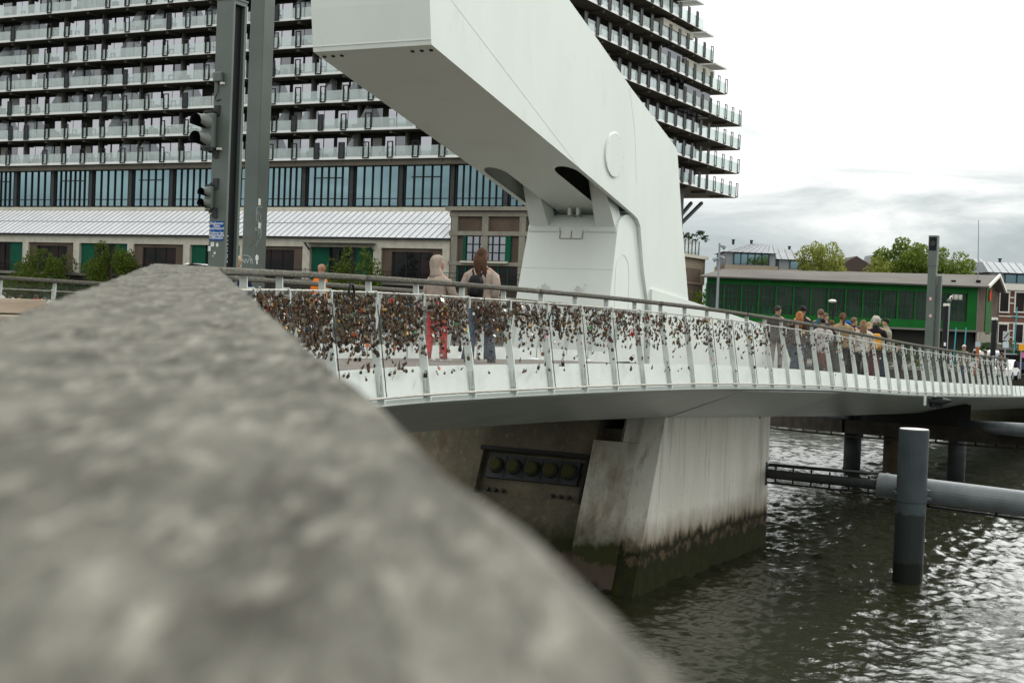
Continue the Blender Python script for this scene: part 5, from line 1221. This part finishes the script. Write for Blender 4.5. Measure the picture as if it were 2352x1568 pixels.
m_ = MB(); cc = on_face(564, 600, cB, FN, wB) - Z3 * .05; m_.tube([cc + XR * .17 * math.cos(R(a)) + Z3 * .16 * math.sin(R(a)) for a in range(0, 181, 15)], .006, 5); child(m_, 'graffiti', scrawl, pB)
# signal tower at the far end of the bridge
pC, cC, ztC = barrier_post('tall slim grey signal tower near the far end of the bridge', 2145, 50, 548, -2.3, .28, False)
m_ = MB(); hd_ = Vector((cC.x, cC.y, ztC)); m_.obox(hd_ - E1 * .155 + E2 * .155 - Z3 * .95, E1 * .31, -E2 * .31, Z3 * 1.05); child(m_, 'head_box', greypost, pC)
m_ = MB(); m_.obox(hd_ - E1 * .175 + E2 * .12 - Z3 * .42, E1 * .02, -E2 * .24, Z3 * .46); hb_ = child(m_, 'signal_recess', black, pC)
m_ = MB(); m_.tube([hd_ - E1 * .175 - Z3 * .18, hd_ - E1 * .195 - Z3 * .18], .095, 14); child(m_, 'lens', darkgrey, hb_).location = (0, 0, 0)
m_ = MB(); q_ = cC + E1 * .1 - E2 * .24; m_.obox(q_ - E1 * .08 + E2 * .07 + Z3 * -2.3, E1 * .16, -E2 * .14, Z3 * (ztC - 1.3 + 2.3)); child(m_, 'guide_rail', greypost, pC)
for v in (686, 725): disc(onplane(2137, v, cC - E1 * .141, E1), -E2, Z3, .05, .06, mat('pale_pink_sticker', (.6, .38, .36), .6) if 'pale_pink_sticker' not in MAT else MAT['pale_pink_sticker'], pC)
# bridge-end dark posts
for lab, u, vt, Y in (('dark post with two white caps, right of the signal tower', 2173, 702, 62), ('dark post with two white caps, in front of the red brick house', 2284, 734, 63)):
    p = atY(u, vt, Y); t_ = thing('dark_post', lab, 'post', (p.x, p.y, -2.6)); m_ = MB(); m_.box(p.x - .09, p.x + .09, p.y - .09, p.y + .09, -2.6, p.z); child(m_, 'shaft', frameblack, t_)
    m_ = MB(); 
    for s_ in (-.07, .07): m_.box(p.x + s_ - .04, p.x + s_ + .04, p.y - .14, p.y + .05, p.z - .02, p.z + .1)
    child(m_, 'caps', trimw, t_); m_ = MB(); m_.box(p.x - .05, p.x + .04, p.y - .096, p.y - .092, p.z - 1.75, p.z - 1.6); child(m_, 'sticker', whitep, t_)
# lamp posts, masts, poles
lpole = mat('lamp_pole', (.27, .29, .31), .5)
p = atY(1653, 558, 105.6); t_ = thing('street_lamp', 'tall grey street lamp with two spotlights left of the depot', 'street lamp', (p.x, p.y, QZ)); m_ = MB(); m_.tube([(p.x, p.y, QZ), (p.x, p.y, p.z)], [.12, .07], 8); child(m_, 'pole', lpole, t_)
for dx, dz_, r_ in ((.28, -.25, .2), (-.25, -1.2, .18), (.22, -1.05, .14)):
    m_ = MB(); c = p + Vector((dx, 0, dz_)); m_.tube([c - Vector((.2 * (1 if dx > 0 else -1), 0, -.05)), c, c + Vector((.16 * (1 if dx > 0 else -1), 0, -.1))], [.05, r_ * .8, r_], 10); child(m_, 'spotlight', lpole, t_)
p = atY(1912, 690, 70); t_ = thing('park_lamp', 'low black lamp post with pale mushroom top behind the group of people', 'lamp', (p.x, p.y, QZ)); m_ = MB(); m_.tube([(p.x + .06, p.y, QZ), (p.x + .06, p.y, p.z - .1)], .05, 8); child(m_, 'pole', black, t_)
m_ = MB(); m_.ball((p.x, p.y, p.z - .03), (.20, .20, .09), 0, 14, 8); child(m_, 'shade', trimw, t_, True)
p = atY(2182, 690, 66); t_ = thing('camera_pole', 'slim grey pole with a round dome camera near the depot corner', 'pole', (p.x, p.y, QZ)); m_ = MB(); m_.tube([(p.x - .1, p.y, QZ), (p.x - .02, p.y, p.z)], .055, 8); child(m_, 'pole', lpole, t_)
m_ = MB(); m_.ball(p + Vector((-.06, -.06, -.02)), .11, 0, 12, 8); child(m_, 'dome_camera', greypost, t_, True); m_ = MB(); m_.tube([p + Vector((-.05, -.06, .06)), p + Vector((0, -.05, .16)), p + Vector((.08, 0, .2))], .035, 8); child(m_, 'arm', trimw, t_)
p = atY(2248, 506, 131.5); p0 = atY(2246, 645, 131.5); t_ = tag(MB().tube([p0, p], [.05, .03], 6).build('antenna_mast', lpole), 'thin pale antenna mast on the right end of the depot roof', 'mast')
cyan = mat('cyan_pole', (.06, .30, .33), .5)
for lab, u, vt, Y in (('short turquoise flagpole, left of the pair by the depot ground floor', 2196, 752, 100), ('short turquoise flagpole, right of the pair by the depot ground floor', 2219, 752, 100), ('tall turquoise street pole at the right edge in front of the brick house', 2336, 705, 104)):
    p = atY(u, vt, Y); m_ = MB(); m_.tube([(p.x - .1, p.y, QZ), (p.x, p.y, p.z)], .045, 8)
    if vt < 720: m_.bar(p + Vector((-.4, 0, -.7)), p + Vector((.4, 0, -.75)), .06)
    tag(m_.build('turquoise_pole', cyan), lab, 'pole')
p = atY(2310, 790, 95); t_ = thing('traffic_sign', 'grey round traffic sign with a black diagonal stripe on a square plate', 'traffic sign', (p.x, p.y, QZ)); m_ = MB(); m_.tube([(p.x, p.y + .05, QZ), (p.x, p.y + .05, p.z + .3)], .05, 6); child(m_, 'pole', lpole, t_)
m_ = MB(); m_.box(p.x - .22, p.x + .22, p.y - .03, p.y, p.z + .25, p.z + .85); pl_ = child(m_, 'plate', mat('sign_grey', (.42, .45, .45), .5), t_)
m_ = MB(); m_.bar(p + Vector((-.15, -.04, .37)), p + Vector((.15, -.04, .73)), .06, .01, up=(0, 1, 0)); child(m_, 'stripe', frameblack, pl_).location = (0, 0, 0)
m_ = MB(); m_.box(p.x - .2, p.x + .2, p.y - .03, p.y, p.z - .25, p.z + .15); child(m_, 'sub_plate', mat('sign_pale', (.50, .58, .62), .5), t_)
p = atY(2347, 797, 95); t_ = thing('yellow_sign', 'small yellow detour sign at the right edge', 'sign', (p.x, p.y, QZ)); m_ = MB(); m_.box(p.x - .2, p.x + .6, p.y - .03, p.y, p.z - .22, p.z + .2); child(m_, 'plate', mat('sign_yellow', (.75, .36, .02), .5), t_); m_ = MB(); m_.tube([(p.x, p.y + .06, QZ), (p.x, p.y + .06, p.z)], .05, 6); child(m_, 'pole', lpole, t_)
m_ = MB(); m_.box(p.x + .02, p.x + .3, p.y - .03, p.y, p.z - .7, p.z - .35); child(m_, 'pink_plate', mat('sign_pink', (.55, .14, .30), .5), t_)
p = atY(2246, 790, 100); t_ = thing('information_board', 'narrow orange information board with pale top beside the depot corner', 'board', (p.x, p.y, QZ)); m_ = MB(); m_.box(p.x - .11, p.x + .11, p.y - .06, p.y + .06, QZ, p.z - .2); child(m_, 'panel', mat('sign_orange', (.34, .10, .035), .6), t_); m_ = MB(); m_.box(p.x - .16, p.x + .16, p.y - .07, p.y + .07, p.z - .2, p.z + .15); child(m_, 'header', mat('sign_bluegrey', (.35, .42, .46), .6), t_)
# parked van and car beyond the bridge
def vehicle(label, u, v, Y, L, Wd, H, body, yaw, kind):
    p = atY(u, v, Y); z0 = p.z - H; t_ = thing('parked_' + kind, label, kind, (p.x, Y, z0)); cs_, sn = math.cos(yaw), math.sin(yaw)
    def T(x, y, z): return Vector((p.x + x * cs_ - y * sn, Y + x * sn + y * cs_, z0 + z))
    if kind == 'van': pr_ = [(-L / 2, .35), (-L / 2, H - .15), (-L / 2 + .2, H), (L / 2 - 1.5, H), (L / 2 - .8, H * .58), (L / 2 - .05, H * .5), (L / 2, .35)]
    else: pr_ = [(-L / 2, .35), (-L / 2, .85), (-L / 2 + .5, .9), (-L / 2 + 1.1, H - .05), (-L / 2 + 1.6, H), (L / 2 - 2, H), (L / 2 - 1.1, .92), (L / 2 - .1, .75), (L / 2, .35)]
    m_ = MB(); m_.prism([T(x, -Wd / 2, z) for x, z in pr_], T(0, Wd / 2, 0) - T(0, -Wd / 2, 0)); bevel(child(m_, 'body', body, t_), .06)
    m_ = MB(); wz = (H * .62, H - .12) if kind == 'van' else (.92, H - .06)
    for s_ in (-1, 1): 
        y = s_ * (Wd / 2 + .004); q_ = [T(-L / 2 + (1.0 if kind == 'van' else 1.0), y, wz[0]), T(L / 2 - 1.15, y, wz[0]), T(L / 2 - 1.75, y, wz[1]), T(-L / 2 + 1.25, y, wz[1])]; m_.poly(q_ if s_ < 0 else q_[::-1])
    child(m_, 'window', windark, t_)
    for x in (-L / 2 + .8, L / 2 - .85):
        for s_ in (-1, 1):
            a, b = T(x, s_ * (Wd / 2 - .18), .32), T(x, s_ * (Wd / 2 + .02), .32); w_ = child(MB().tube([a, b], .32, 16), 'wheel', black, t_); child(MB().tube([b, b + (b - a) * .03], .19, 12), 'rim', lpole, w_).location = (0, 0, 0)
vehicle('white van parked end on at the far end of the bridge', 2262, 803, 118, 4.4, 1.65, 1.9, mat('van_white', (.75, .76, .75), .3), R(80), 'van')
vehicle('dark blue car parked behind the dark posts at the right', 2318, 812, 102, 4.3, 1.75, 1.45, mat('car_blue', (.02, .03, .07), .3), R(5), 'car')
vehicle('small white car parked at the right end of the bridge', 2306, 825, 98, 3.6, 1.6, 1.45, MAT['van_white'], R(60), 'car')

# ================================================================== BENCH AND LITTER
bn_ = thing('park_bench', 'wooden bench with thick plank back on the left of the bridge deck', 'bench', tuple(atY(60, 760, 20)))
benchw = mat('bench_wood', (.44, .37, .29), .75, col2=(.32, .265, .20), scale=1.2, stretch=(1, 1, 8), det=8)
pe = atY(101, 688, 20); d_ = -E1
m_ = MB(); bk_ = (E2 * .10 + Z3 * 1).normalized(); m_.obox(pe - bk_ * .20, d_ * 3.0, bk_ * .20, E2 * -.05); bevel(child(m_, 'backrest', benchw, bn_), .008)
ps_ = atY(136, 727, 19.75); m_ = MB(); m_.obox(ps_ - Z3 * .07, d_ * 3.0, E2 * .46, Z3 * .07); bevel(child(m_, 'seat', benchw, bn_), .008)
for k in (.25, 1.5, 2.7):
    m_ = MB(); q_ = ps_ + d_ * k + E2 * .2; m_.obox(q_ - Z3 * .47, d_ * .08, E2 * .2, Z3 * .40); m_.bar(q_ + E2 * .2 - Z3 * .07, pe + d_ * k - bk_ * .05 + E2 * .03, .05, .04); child(m_, 'leg', darkgrey, bn_)

# ================================================================== PEOPLE
def cm(name, c, rough=.85): return MAT.get(name) or mat(name, c, rough, col2=tuple(x * .70 for x in c), scale=7, lo=.4, hi=.62, bump=.9, bscale=9, bstr=(1, 1, .55))
skinm = cm('skin', (.44, .25, .175), .6)
def skin_body(nodes, edges, root=0, sub=1):
    me = bpy.data.meshes.new('sk'); me.from_pydata([n[0] for n in nodes], edges, []); o = bpy.data.objects.new('sk', me); COL.objects.link(o)
    o.modifiers.new('s', 'SKIN'); ld = me.skin_vertices[0].data
    for i, n in enumerate(nodes): ld[i].radius = (n[1], n[1]) if not hasattr(n[1], '__len__') else n[1]
    ld[root].use_root = True; sb = o.modifiers.new('ss', 'SUBSURF'); sb.levels = sub; sb.render_levels = sub
    dg = bpy.context.evaluated_depsgraph_get(); r = bpy.data.meshes.new_from_object(o.evaluated_get(dg)); bpy.data.objects.remove(o); bpy.data.meshes.remove(me); return r
def ellring(c, rx, ry, n=16, yaw=0): return [Vector(c) + Vector((rx * math.cos(2 * math.pi * k / n + yaw), ry * math.sin(2 * math.pi * k / n + yaw), 0)) for k in range(n)]
def person(label, pos, face, H, coat, trous, hair, hairc, stride=.12, turn=0, arms=((-.05, .10), (-.05, .10)), coatlen=.80, skirt=None, hood=None, bulk=1.0, shoes=(.02, .02, .022), flare=.0, seed=0, cap=None, glasses=False):
    s = H / 1.75; t = thing('person', label, 'person', tuple(pos)); t.rotation_euler = (0, 0, face); rs = random.Random(seed)
    S = lambda x, y, z: Vector((x * s, y * s, z * s))
    def put(mesh_or_mb, name, mats, smooth=True):
        if isinstance(mesh_or_mb, MB): o = mesh_or_mb.build(name, mats, None, smooth)
        else:
            me = mesh_or_mb; me.name = name
            for m in (mats if isinstance(mats, list) else [mats]): me.materials.append(m)
            me.polygons.foreach_set('use_smooth', [True] * len(me.polygons)); o = bpy.data.objects.new(name, me); COL.objects.link(o)
        o.parent = t; return o
    ht = turn; fx, fy = -math.sin(ht), math.cos(ht)
    N = []; E_ = []
    def nd(p, r, par=None):
        N.append((S(*p), r * s)); 
        if par is not None: E_.append((par, len(N) - 1))
        return len(N) - 1
    pel = nd((0, 0, .93), .11); wai = nd((0, .0, 1.10), .105, pel); che = nd((0, -.005, 1.28), .12, wai); nb_ = nd((0, -.005, 1.42), .075, che); nk = nd((0, 0, 1.50), .052, nb_)
    jaw = nd((fx * .02, fy * .02, 1.565), .064, nk); hc = nd((fx * .012, fy * .012, 1.64), .086, jaw); cr = nd((0, 0, 1.705), .066, hc)
    nose = nd((fx * .095, fy * .095, 1.625), .012, hc)
    for sd in (-1, 1): nd((fx * 0 + fy * sd * .085, -fx * sd * .085 , 1.63), .014, hc)
    for sd, (sw, bend) in zip((-1, 1), arms):
        sh = nd((sd * .17, -.005, 1.40), .062, nb_); el = nd((sd * .23, sw, 1.12), .042, sh); wr_ = nd((sd * .22 + (0 if bend < .3 else -sd * .05), sw + bend, .92 + bend * .9), .028, el)
        pa = nd((sd * .215 + (0 if bend < .3 else -sd * .07), sw + bend * 1.15 + .01, .85 + bend * 1.2), .030, wr_)
        for f_ in range(4): 
            k1 = nd((sd * .215 - .024 + .016 * f_ + (0 if bend < .3 else -sd * .09), sw + bend * 1.2 + .018, .80 + bend * 1.35), .0085, pa); nd((sd * .213 - .024 + .016 * f_ + (0 if bend < .3 else -sd * .10), sw + bend * 1.22 + .035, .765 + bend * 1.4 + .006 * abs(f_ - 1.5)), .007, k1)
        th_ = nd((sd * .18 + (0 if bend < .3 else -sd * .08), sw + bend * 1.15 + .04, .83 + bend * 1.2), .009, pa)
    feet = []
    for sd in (-1, 1):
        fw_ = stride * sd; hp_ = nd((sd * .09, 0, .88), .085, pel); kn = nd((sd * .095, fw_ * .55 + .03, .49), .056, hp_); an_ = nd((sd * .095, fw_, .085), .036, kn); to = nd((sd * .105, fw_ + .13, .035), .028, an_); feet.append((sd, fw_))
    put(skin_body(N, E_, pel), 'body', skinm)
    # trousers or skirt
    tm = cm('cloth_%d' % (abs(hash(trous)) % 99991), trous); m_ = MB(); top = ellring(S(0, 0, 1.02), .165 * s * bulk, .12 * s)
    if skirt:
        m_.rings([ellring(S(0, 0, 1.04), .15 * s, .115 * s), ellring(S(0, 0, .9), .18 * s, .14 * s), ellring(S(0, .0, .55), .20 * s, .16 * s), ellring(S(0, .02, skirt), .23 * s, .19 * s)]); put(m_, 'skirt', tm)
    else:
        m_.rings([ellring(S(0, 0, 1.04), .155 * s * bulk, .118 * s), ellring(S(0, 0, .93), .172 * s * bulk, .128 * s), ellring(S(0, 0, .82), .165 * s * bulk, .115 * s)])
        for sd, fw_ in feet:
            m_.rings([ellring(S(sd * .085, 0, .90), .09 * s, .11 * s, 12), ellring(S(sd * .09, fw_ * .3 + .01, .70), .083 * s, .092 * s, 12), ellring(S(sd * .095, fw_ * .55 + .03, .48), (.068 + flare * .2) * s, .072 * s, 12), ellring(S(sd * .096, fw_ * .8 + .01, .25), (.063 + flare * .7) * s, (.066 + flare * .6) * s, 12), ellring(S(sd * .096, fw_ + .005, .06), (.062 + flare) * s, (.07 + flare) * s, 12)])
        put(m_, 'trousers', tm)
    # shoes
    for sd, fw_ in feet:
        m_ = MB(); m_.rings([ellring(S(sd * .1, fw_ + .06, .0), .042 * s, .125 * s, 12), ellring(S(sd * .1, fw_ + .06, .035), .046 * s, .13 * s, 12), ellring(S(sd * .1, fw_ + .035, .075), .04 * s, .085 * s, 12), ellring(S(sd * .097, fw_, .12), .042 * s, .05 * s, 12)]); put(m_, 'shoe', cm('shoe_%d' % (abs(hash(shoes)) % 99991), shoes, .5))
    # coat
    cmn = cm('cloth_%d' % (abs(hash(coat)) % 99991), coat); m_ = MB(); b = bulk; jz = lambda: rs.uniform(-.006, .006)
    prof = [(coatlen, .195 * b, .150 * b), (coatlen + .08, .195 * b, .150 * b), (1.0, .188 * b, .142 * b), (1.14, .182 * b, .136 * b), (1.27, .202 * b, .145 * b), (1.35, .205 * b, .138 * b), (1.41, .178 * b, .118 * b), (1.455, .112, .092), (1.50, .072, .075), (1.525, .070, .072)]
    rgs = []
    for z, rx, ry in prof:
        r = ellring(S(0, -.005, z), rx * s, ry * s, 20)
        rgs.append([p + Vector((jz() * s, jz() * s, jz() * s)) for p in r])
    m_.rings(rgs)
    for sd, (sw, bend) in zip((-1, 1), arms):
        fold = [S(sd * .145 * b, -.005, 1.385), S(sd * .205 * b, sw * .3, 1.325), S(sd * .235 * b, sw * .7, 1.22), S(sd * .242 * b, sw, 1.12), S(sd * .235 - (0 if bend < .3 else sd * .02), sw + bend * .45, 1.03 + bend * .4), S(sd * .222 - (0 if bend < .3 else sd * .05), sw + bend, .915 + bend * .9)]
        m_.tube(fold, [.050 * s * b, .068 * s * b, .066 * s * b, .063 * s * b, .060 * s * b, .048 * s * b], 12)
    jk = put(m_, 'jacket', cmn)
    HC = S(fx * .008, fy * .008, 1.645)
    hm = cm('hair_%d' % (abs(hash(hairc)) % 99991), hairc, .7); back = Vector((-fx, -fy, 0))
    def cap_(rx, ry, rz, off, zo, cut, nm, mt):
        m_ = MB(); rg_ = []
        for i in range(8):
            th_ = math.pi * (i / 7) * cut; z = math.cos(th_); r = math.sin(th_)
            c = HC + back * (off * s) + Z3 * (zo * s)
            ringp = []
            for k in range(18):
                a = 2 * math.pi * k / 18; d = Vector((math.cos(a), math.sin(a), 0)); f = d.dot(-back)
                # leave the face open: pull the rim up at the front
                zz2 = z if f < .2 or i < 3 else z + (f - .2) * .75 * (i - 2) / 5
                ringp.append(c + Vector((d.x * rx * r * s, d.y * ry * r * s, rz * max(zz2, z) * s)) * (1 + rs.uniform(-.03, .03)))
            rg_.append(ringp)
        m_.rings(rg_); return put(m_, nm, mt)
    if hood:
        hr = []
        for z, rx, ryb, ryf in ((1.40, .165, .13, .10), (1.47, .128, .125, .085), (1.53, .112, .125, .070), (1.59, .118, .135, .055), (1.66, .120, .140, .060), (1.72, .108, .125, .085), (1.765, .078, .09, .075), (1.785, .03, .035, .03)):
            rr2 = []
            for k in range(20):
                a = 2 * math.pi * k / 20; lx_, ly_ = math.cos(a) * rx, math.sin(a); ly_ = ly_ * (ryf if ly_ > 0 else ryb) - .012
                wx, wy = (lx_ * math.cos(ht) - ly_ * math.sin(ht), lx_ * math.sin(ht) + ly_ * math.cos(ht)) if z > 1.5 else (lx_, ly_)
                rr2.append(S(wx, wy, z + rs.uniform(-.004, .004)))
            hr.append(rr2)
        m_ = MB(); m_.rings(hr); put(m_, 'hood', cmn)
    elif False:
        m_ = MB(); m_.rings([ellring(S(0, -.01, 1.40), .165 * s, .125 * s), ellring(S(0, -.012, 1.46), .135 * s, .12 * s), ellring(S(0, -.02, 1.53), .118 * s, .12 * s), ellring(S(0, -.022, 1.62), .118 * s, .125 * s)]); put(m_, 'hood_collar', cmn)
    elif hair != 'bald': cap_(.088 if hair == 'short' else .098 if hair != 'curly' else .122, .098 if hair == 'short' else .108 if hair != 'curly' else .128, .105 if hair == 'short' else .112 if hair != 'curly' else .13, .014, .008, .60 if hair == 'short' else .72, 'hair', hm)
    if hair == 'long' and not hood:
        m_ = MB(); n = 14
        for q in range(7):
            x = (q - 3) / 3; side_ = Vector((fy, -fx, 0)); p0 = HC + side_ * (x * .07 * s) + back * (.07 * s) + Z3 * .03 * s
            L = rs.uniform(.34, .48) * s; sway = rs.uniform(-.06, .09) * s
            m_.tube([p0, p0 + back * (.045 * s) - Z3 * L * .35, p0 + back * (.075 * s) - Z3 * L * .7 + side_ * sway * .5, p0 + back * (.075 * s) - Z3 * L + side_ * sway], [.036 * s, .040 * s, .032 * s, .008 * s], 7)
        put(m_, 'long_hair', hm)
    if hair == 'tail':
        m_ = MB(); p0 = HC + back * .1 * s + Z3 * .03 * s; m_.tube([p0, p0 + back * .05 * s - Z3 * .03 * s, p0 + back * .06 * s - Z3 * .16 * s, p0 + back * .03 * s - Z3 * .26 * s], [.03 * s, .04 * s, .034 * s, .01 * s], 8); put(m_, 'ponytail', hm)
    if hair == 'curly':
        m_ = MB()
        for _ in range(46):
            th_, ph = rs.uniform(0, math.pi * .72), rs.uniform(0, 6.28); d = Vector((math.sin(th_) * math.cos(ph), math.sin(th_) * math.sin(ph), math.cos(th_)))
            if d.dot(-back) > .45: continue
            m_.ball(HC + d * (.118 * s), rs.uniform(.022, .04) * s, 0, 7, 5)
        put(m_, 'curls', hm)
    if cap: cap_(.10, .11, .118, .006, .012, .52, 'cap', cm('cap_%d' % (abs(hash(cap)) % 99991), cap))
    if glasses:
        m_ = MB(); f_ = Vector((fx, fy, 0)); sd_v = Vector((fy, -fx, 0))
        for q in (-1, 1): m_.ball(HC + f_ * .088 * s + sd_v * q * .034 * s, (.026 * s, .026 * s, .02 * s), 0, 8, 6)
        put(m_, 'sunglasses', black)
    return t
def bpos(u, l, dz_=0): s = sray(u, 720, l); p = bp(s, l, DECK + .03 + dz_); return p, p.y
def height_to(u, v, p): return atY(u, v, p.y).z - p.z
def grp(label, u, v, l, face, coat, trous, hair, hairc, **k):
    p, y = bpos(u, l); H = max(1.45, min(1.95, height_to(u, v, p))); return person(label, p, R(face), H, coat, trous, hair, hairc, **k)
PB = (.35, .285, .235)
# the two walkers in the foreground stretch
pA_, _ = bpos(1003, 2.0); person('person in a pale beige hooded jacket and bright red trousers walking away', pA_, R(-50), height_to(1001, 590, pA_), PB, (.55, .035, .035), 'short', (.1, .06, .04), stride=.10, turn=R(-35), hood=True, bulk=1.12, arms=((-.02, .06), (.12, .16)), shoes=(.6, .58, .54), seed=1, coatlen=.84)
pB_, _ = bpos(1103, 1.55); prB = person('woman with long brown hair in a beige jacket and blue jeans walking away', pB_, R(-24), height_to(1103, 571, pB_), (.37, .30, .25), (.035, .055, .10), 'long', (.075, .038, .022), stride=.20, turn=R(8), bulk=1.08, arms=((-.06, .05), (-.03, .07)), flare=.035, seed=2, coatlen=.88)
def backpack(label, pos, face, H, c, sz=1.0, straps=True):
    s = H / 1.75; f = Vector((-math.sin(face), math.cos(face), 0)); r = Vector((f.y, -f.x, 0)); o = pos + Z3 * (1.17 * s) - f * (.20 * s)
    t = thing('backpack', label, 'backpack', tuple(o)); m_ = MB(); rg_ = []
    for z, w, d in ((-.20, .09, .05), (-.17, .125, .075), (-.05, .135, .085), (.08, .125, .08), (.15, .10, .065), (.19, .06, .04)):
        rg_.append([o + r * (w * sz * s * math.copysign(abs(math.cos(a)) ** .6, math.cos(a))) - f * (d * sz * s * math.copysign(abs(math.sin(a)) ** .6, math.sin(a))) + Z3 * z * sz * s for a in np.linspace(0, 2 * math.pi, 17)[:-1]])
    m = cm('pack_%d' % (abs(hash(c)) % 99991), c, .55); child(m_.rings(rg_), 'bag', m, t, True)
    m_ = MB(); m_.rings([[o + r * (w * sz * s * math.cos(a)) - f * ((.085 + d * math.sin(a)) * sz * s) + Z3 * z * sz * s for a in np.linspace(0, 2 * math.pi, 13)[:-1]] for z, w, d in ((-.17, .07, .03), (-.12, .09, .04), (-.03, .085, .035), (0, .06, .02))]); child(m_, 'pocket', m, t, True)
    if straps:
        m_ = MB()
        for q in (-1, 1): m_.tube([o + r * q * .05 * s + Z3 * .17 * s * sz + f * .03 * s, o + r * q * .10 * s + Z3 * .235 * s + f * .08 * s, o + r * q * .12 * s + Z3 * .28 * s + f * .16 * s], .013 * s, 6)
        child(m_, 'straps', m, t)
backpack('small black backpack on the back of the long haired woman', pB_, R(-24), height_to(1103, 571, pB_), (.014, .014, .016), .9)
pc1, _ = bpos(540, 6.2); person('blond person in sunglasses and navy jacket half hidden behind the barrier posts', pc1, R(160), height_to(540, 588, pc1), (.015, .025, .06), (.03, .03, .04), 'short', (.55, .42, .25), seed=3, glasses=True)
pc2, _ = bpos(733, 6.0); person('bald person in a bright orange top beyond the railing', pc2, R(-60), height_to(733, 600, pc2), (.75, .20, .02), (.03, .03, .04), 'bald', (.1, .1, .1), seed=4)
TC = []
grp('man in a dark grey brown hooded jacket and beige trousers, leftmost of the group', 1786, 702, 1.2, -30, (.085, .078, .066), (.25, .22, .19), 'short', (.045, .035, .03), stride=.08, turn=R(-30), bulk=1.12, seed=5)
grp('dark haired tall man in a black jacket behind the red haired woman', 1843, 699, 2.3, -10, (.02, .022, .03), (.02, .025, .035), 'short', (.012, .010, .010), seed=6)
grp('woman with copper red hair, brown top and blue checked trousers', 1836, 716, 1.1, -20, (.05, .03, .022), (.035, .055, .095), 'long', (.30, .12, .04), turn=R(15), flare=.05, seed=7)
grp('man with short brown hair in a teal rain jacket', 1885, 710, 2.1, -15, (.03, .075, .095), (.03, .03, .035), 'short', (.13, .085, .055), bulk=1.2, seed=8)
grp('brown haired man looking right beside the teal jacket', 1895, 709, 2.6, -70, (.04, .04, .045), (.03, .03, .03), 'short', (.13, .085, .055), turn=R(-20), seed=9)
t10 = grp('black haired woman in a long pale grey coat and rust red skirt', 1891, 734, .9, -12, (.42, .39, .37), (.13, .035, .02), 'short', (.010, .008, .008), skirt=.25, coatlen=.70, bulk=1.12, seed=10)
grp('short person with auburn hair and dark clothes between the pale coats', 1911, 735, 1.3, -40, (.035, .028, .025), (.025, .022, .02), 'short', (.12, .05, .025), seed=11)
grp('person with brown ponytail in a khaki tan jacket and dark trousers', 1936, 719, 1.2, 0, (.29, .215, .125), (.045, .045, .05), 'tail', (.10, .05, .025), bulk=1.15, seed=12)
grp('person in a bright blue cap half hidden in the group', 1948, 737, 2.2, -30, (.03, .04, .06), (.03, .03, .035), 'short', (.1, .07, .05), cap=(.02, .10, .34), seed=13)
grp('brown haired man in a dark jacket looking right in the middle of the group', 1962, 729, 1.9, -60, (.022, .022, .026), (.03, .03, .03), 'short', (.16, .10, .06), turn=R(-20), seed=14)
grp('woman with long light brown hair in a cream jacket and black trousers', 1984, 735, 1.2, -10, (.50, .46, .40), (.014, .014, .016), 'long', (.20, .125, .07), bulk=1.1, seed=15)
grp('blond woman just right of the cream jacket', 1998, 740, 1.8, -40, (.22, .16, .11), (.03, .03, .03), 'long', (.36, .26, .15), seed=16)
p16 = grp('person with curly grey hair, black jacket and maroon trousers', 2013, 728, 1.1, -5, (.014, .014, .017), (.085, .022, .024), 'curly', (.40, .37, .31), bulk=1.08, flare=.03, seed=17)
backpack('mustard yellow backpack on the grey curly haired person', Vector(p16.location), R(-5), 1.72, (.62, .30, .04), 1.25)
grp('dark haired man in a khaki beige jacket and blue jeans facing left', 2036, 731, 1.0, 55, (.30, .28, .21), (.035, .05, .095), 'short', (.018, .014, .012), bulk=1.1, turn=R(20), seed=18, arms=((.05, .18), (.02, .12)))
pch, _ = bpos(2068, 1.4); person('small child in dark clothes behind the last railing bays', pch, R(170), max(.95, min(1.3, height_to(2068, 793, pch))), (.03, .028, .028), (.02, .02, .022), 'short', (.2, .13, .08), seed=19)
p_, _ = bpos(2218, 2.4); person('white haired person walking towards the camera at the far end of the bridge', p_, R(170), 1.7, (.16, .14, .11), (.03, .045, .08), 'short', (.7, .68, .62), seed=20, glasses=True)
for lab, u, l, c in (('distant person in dark clothes at the right end of the bridge', 2268, 2.2, (.05, .045, .04)), ('distant person in brown clothes furthest right on the bridge', 2305, 2.0, (.10, .07, .055))):
    p_, _ = bpos(u, l); person(lab, p_, R(-20), 1.6, c, (.03, .03, .035), 'short', (.08, .05, .03), seed=int(u))
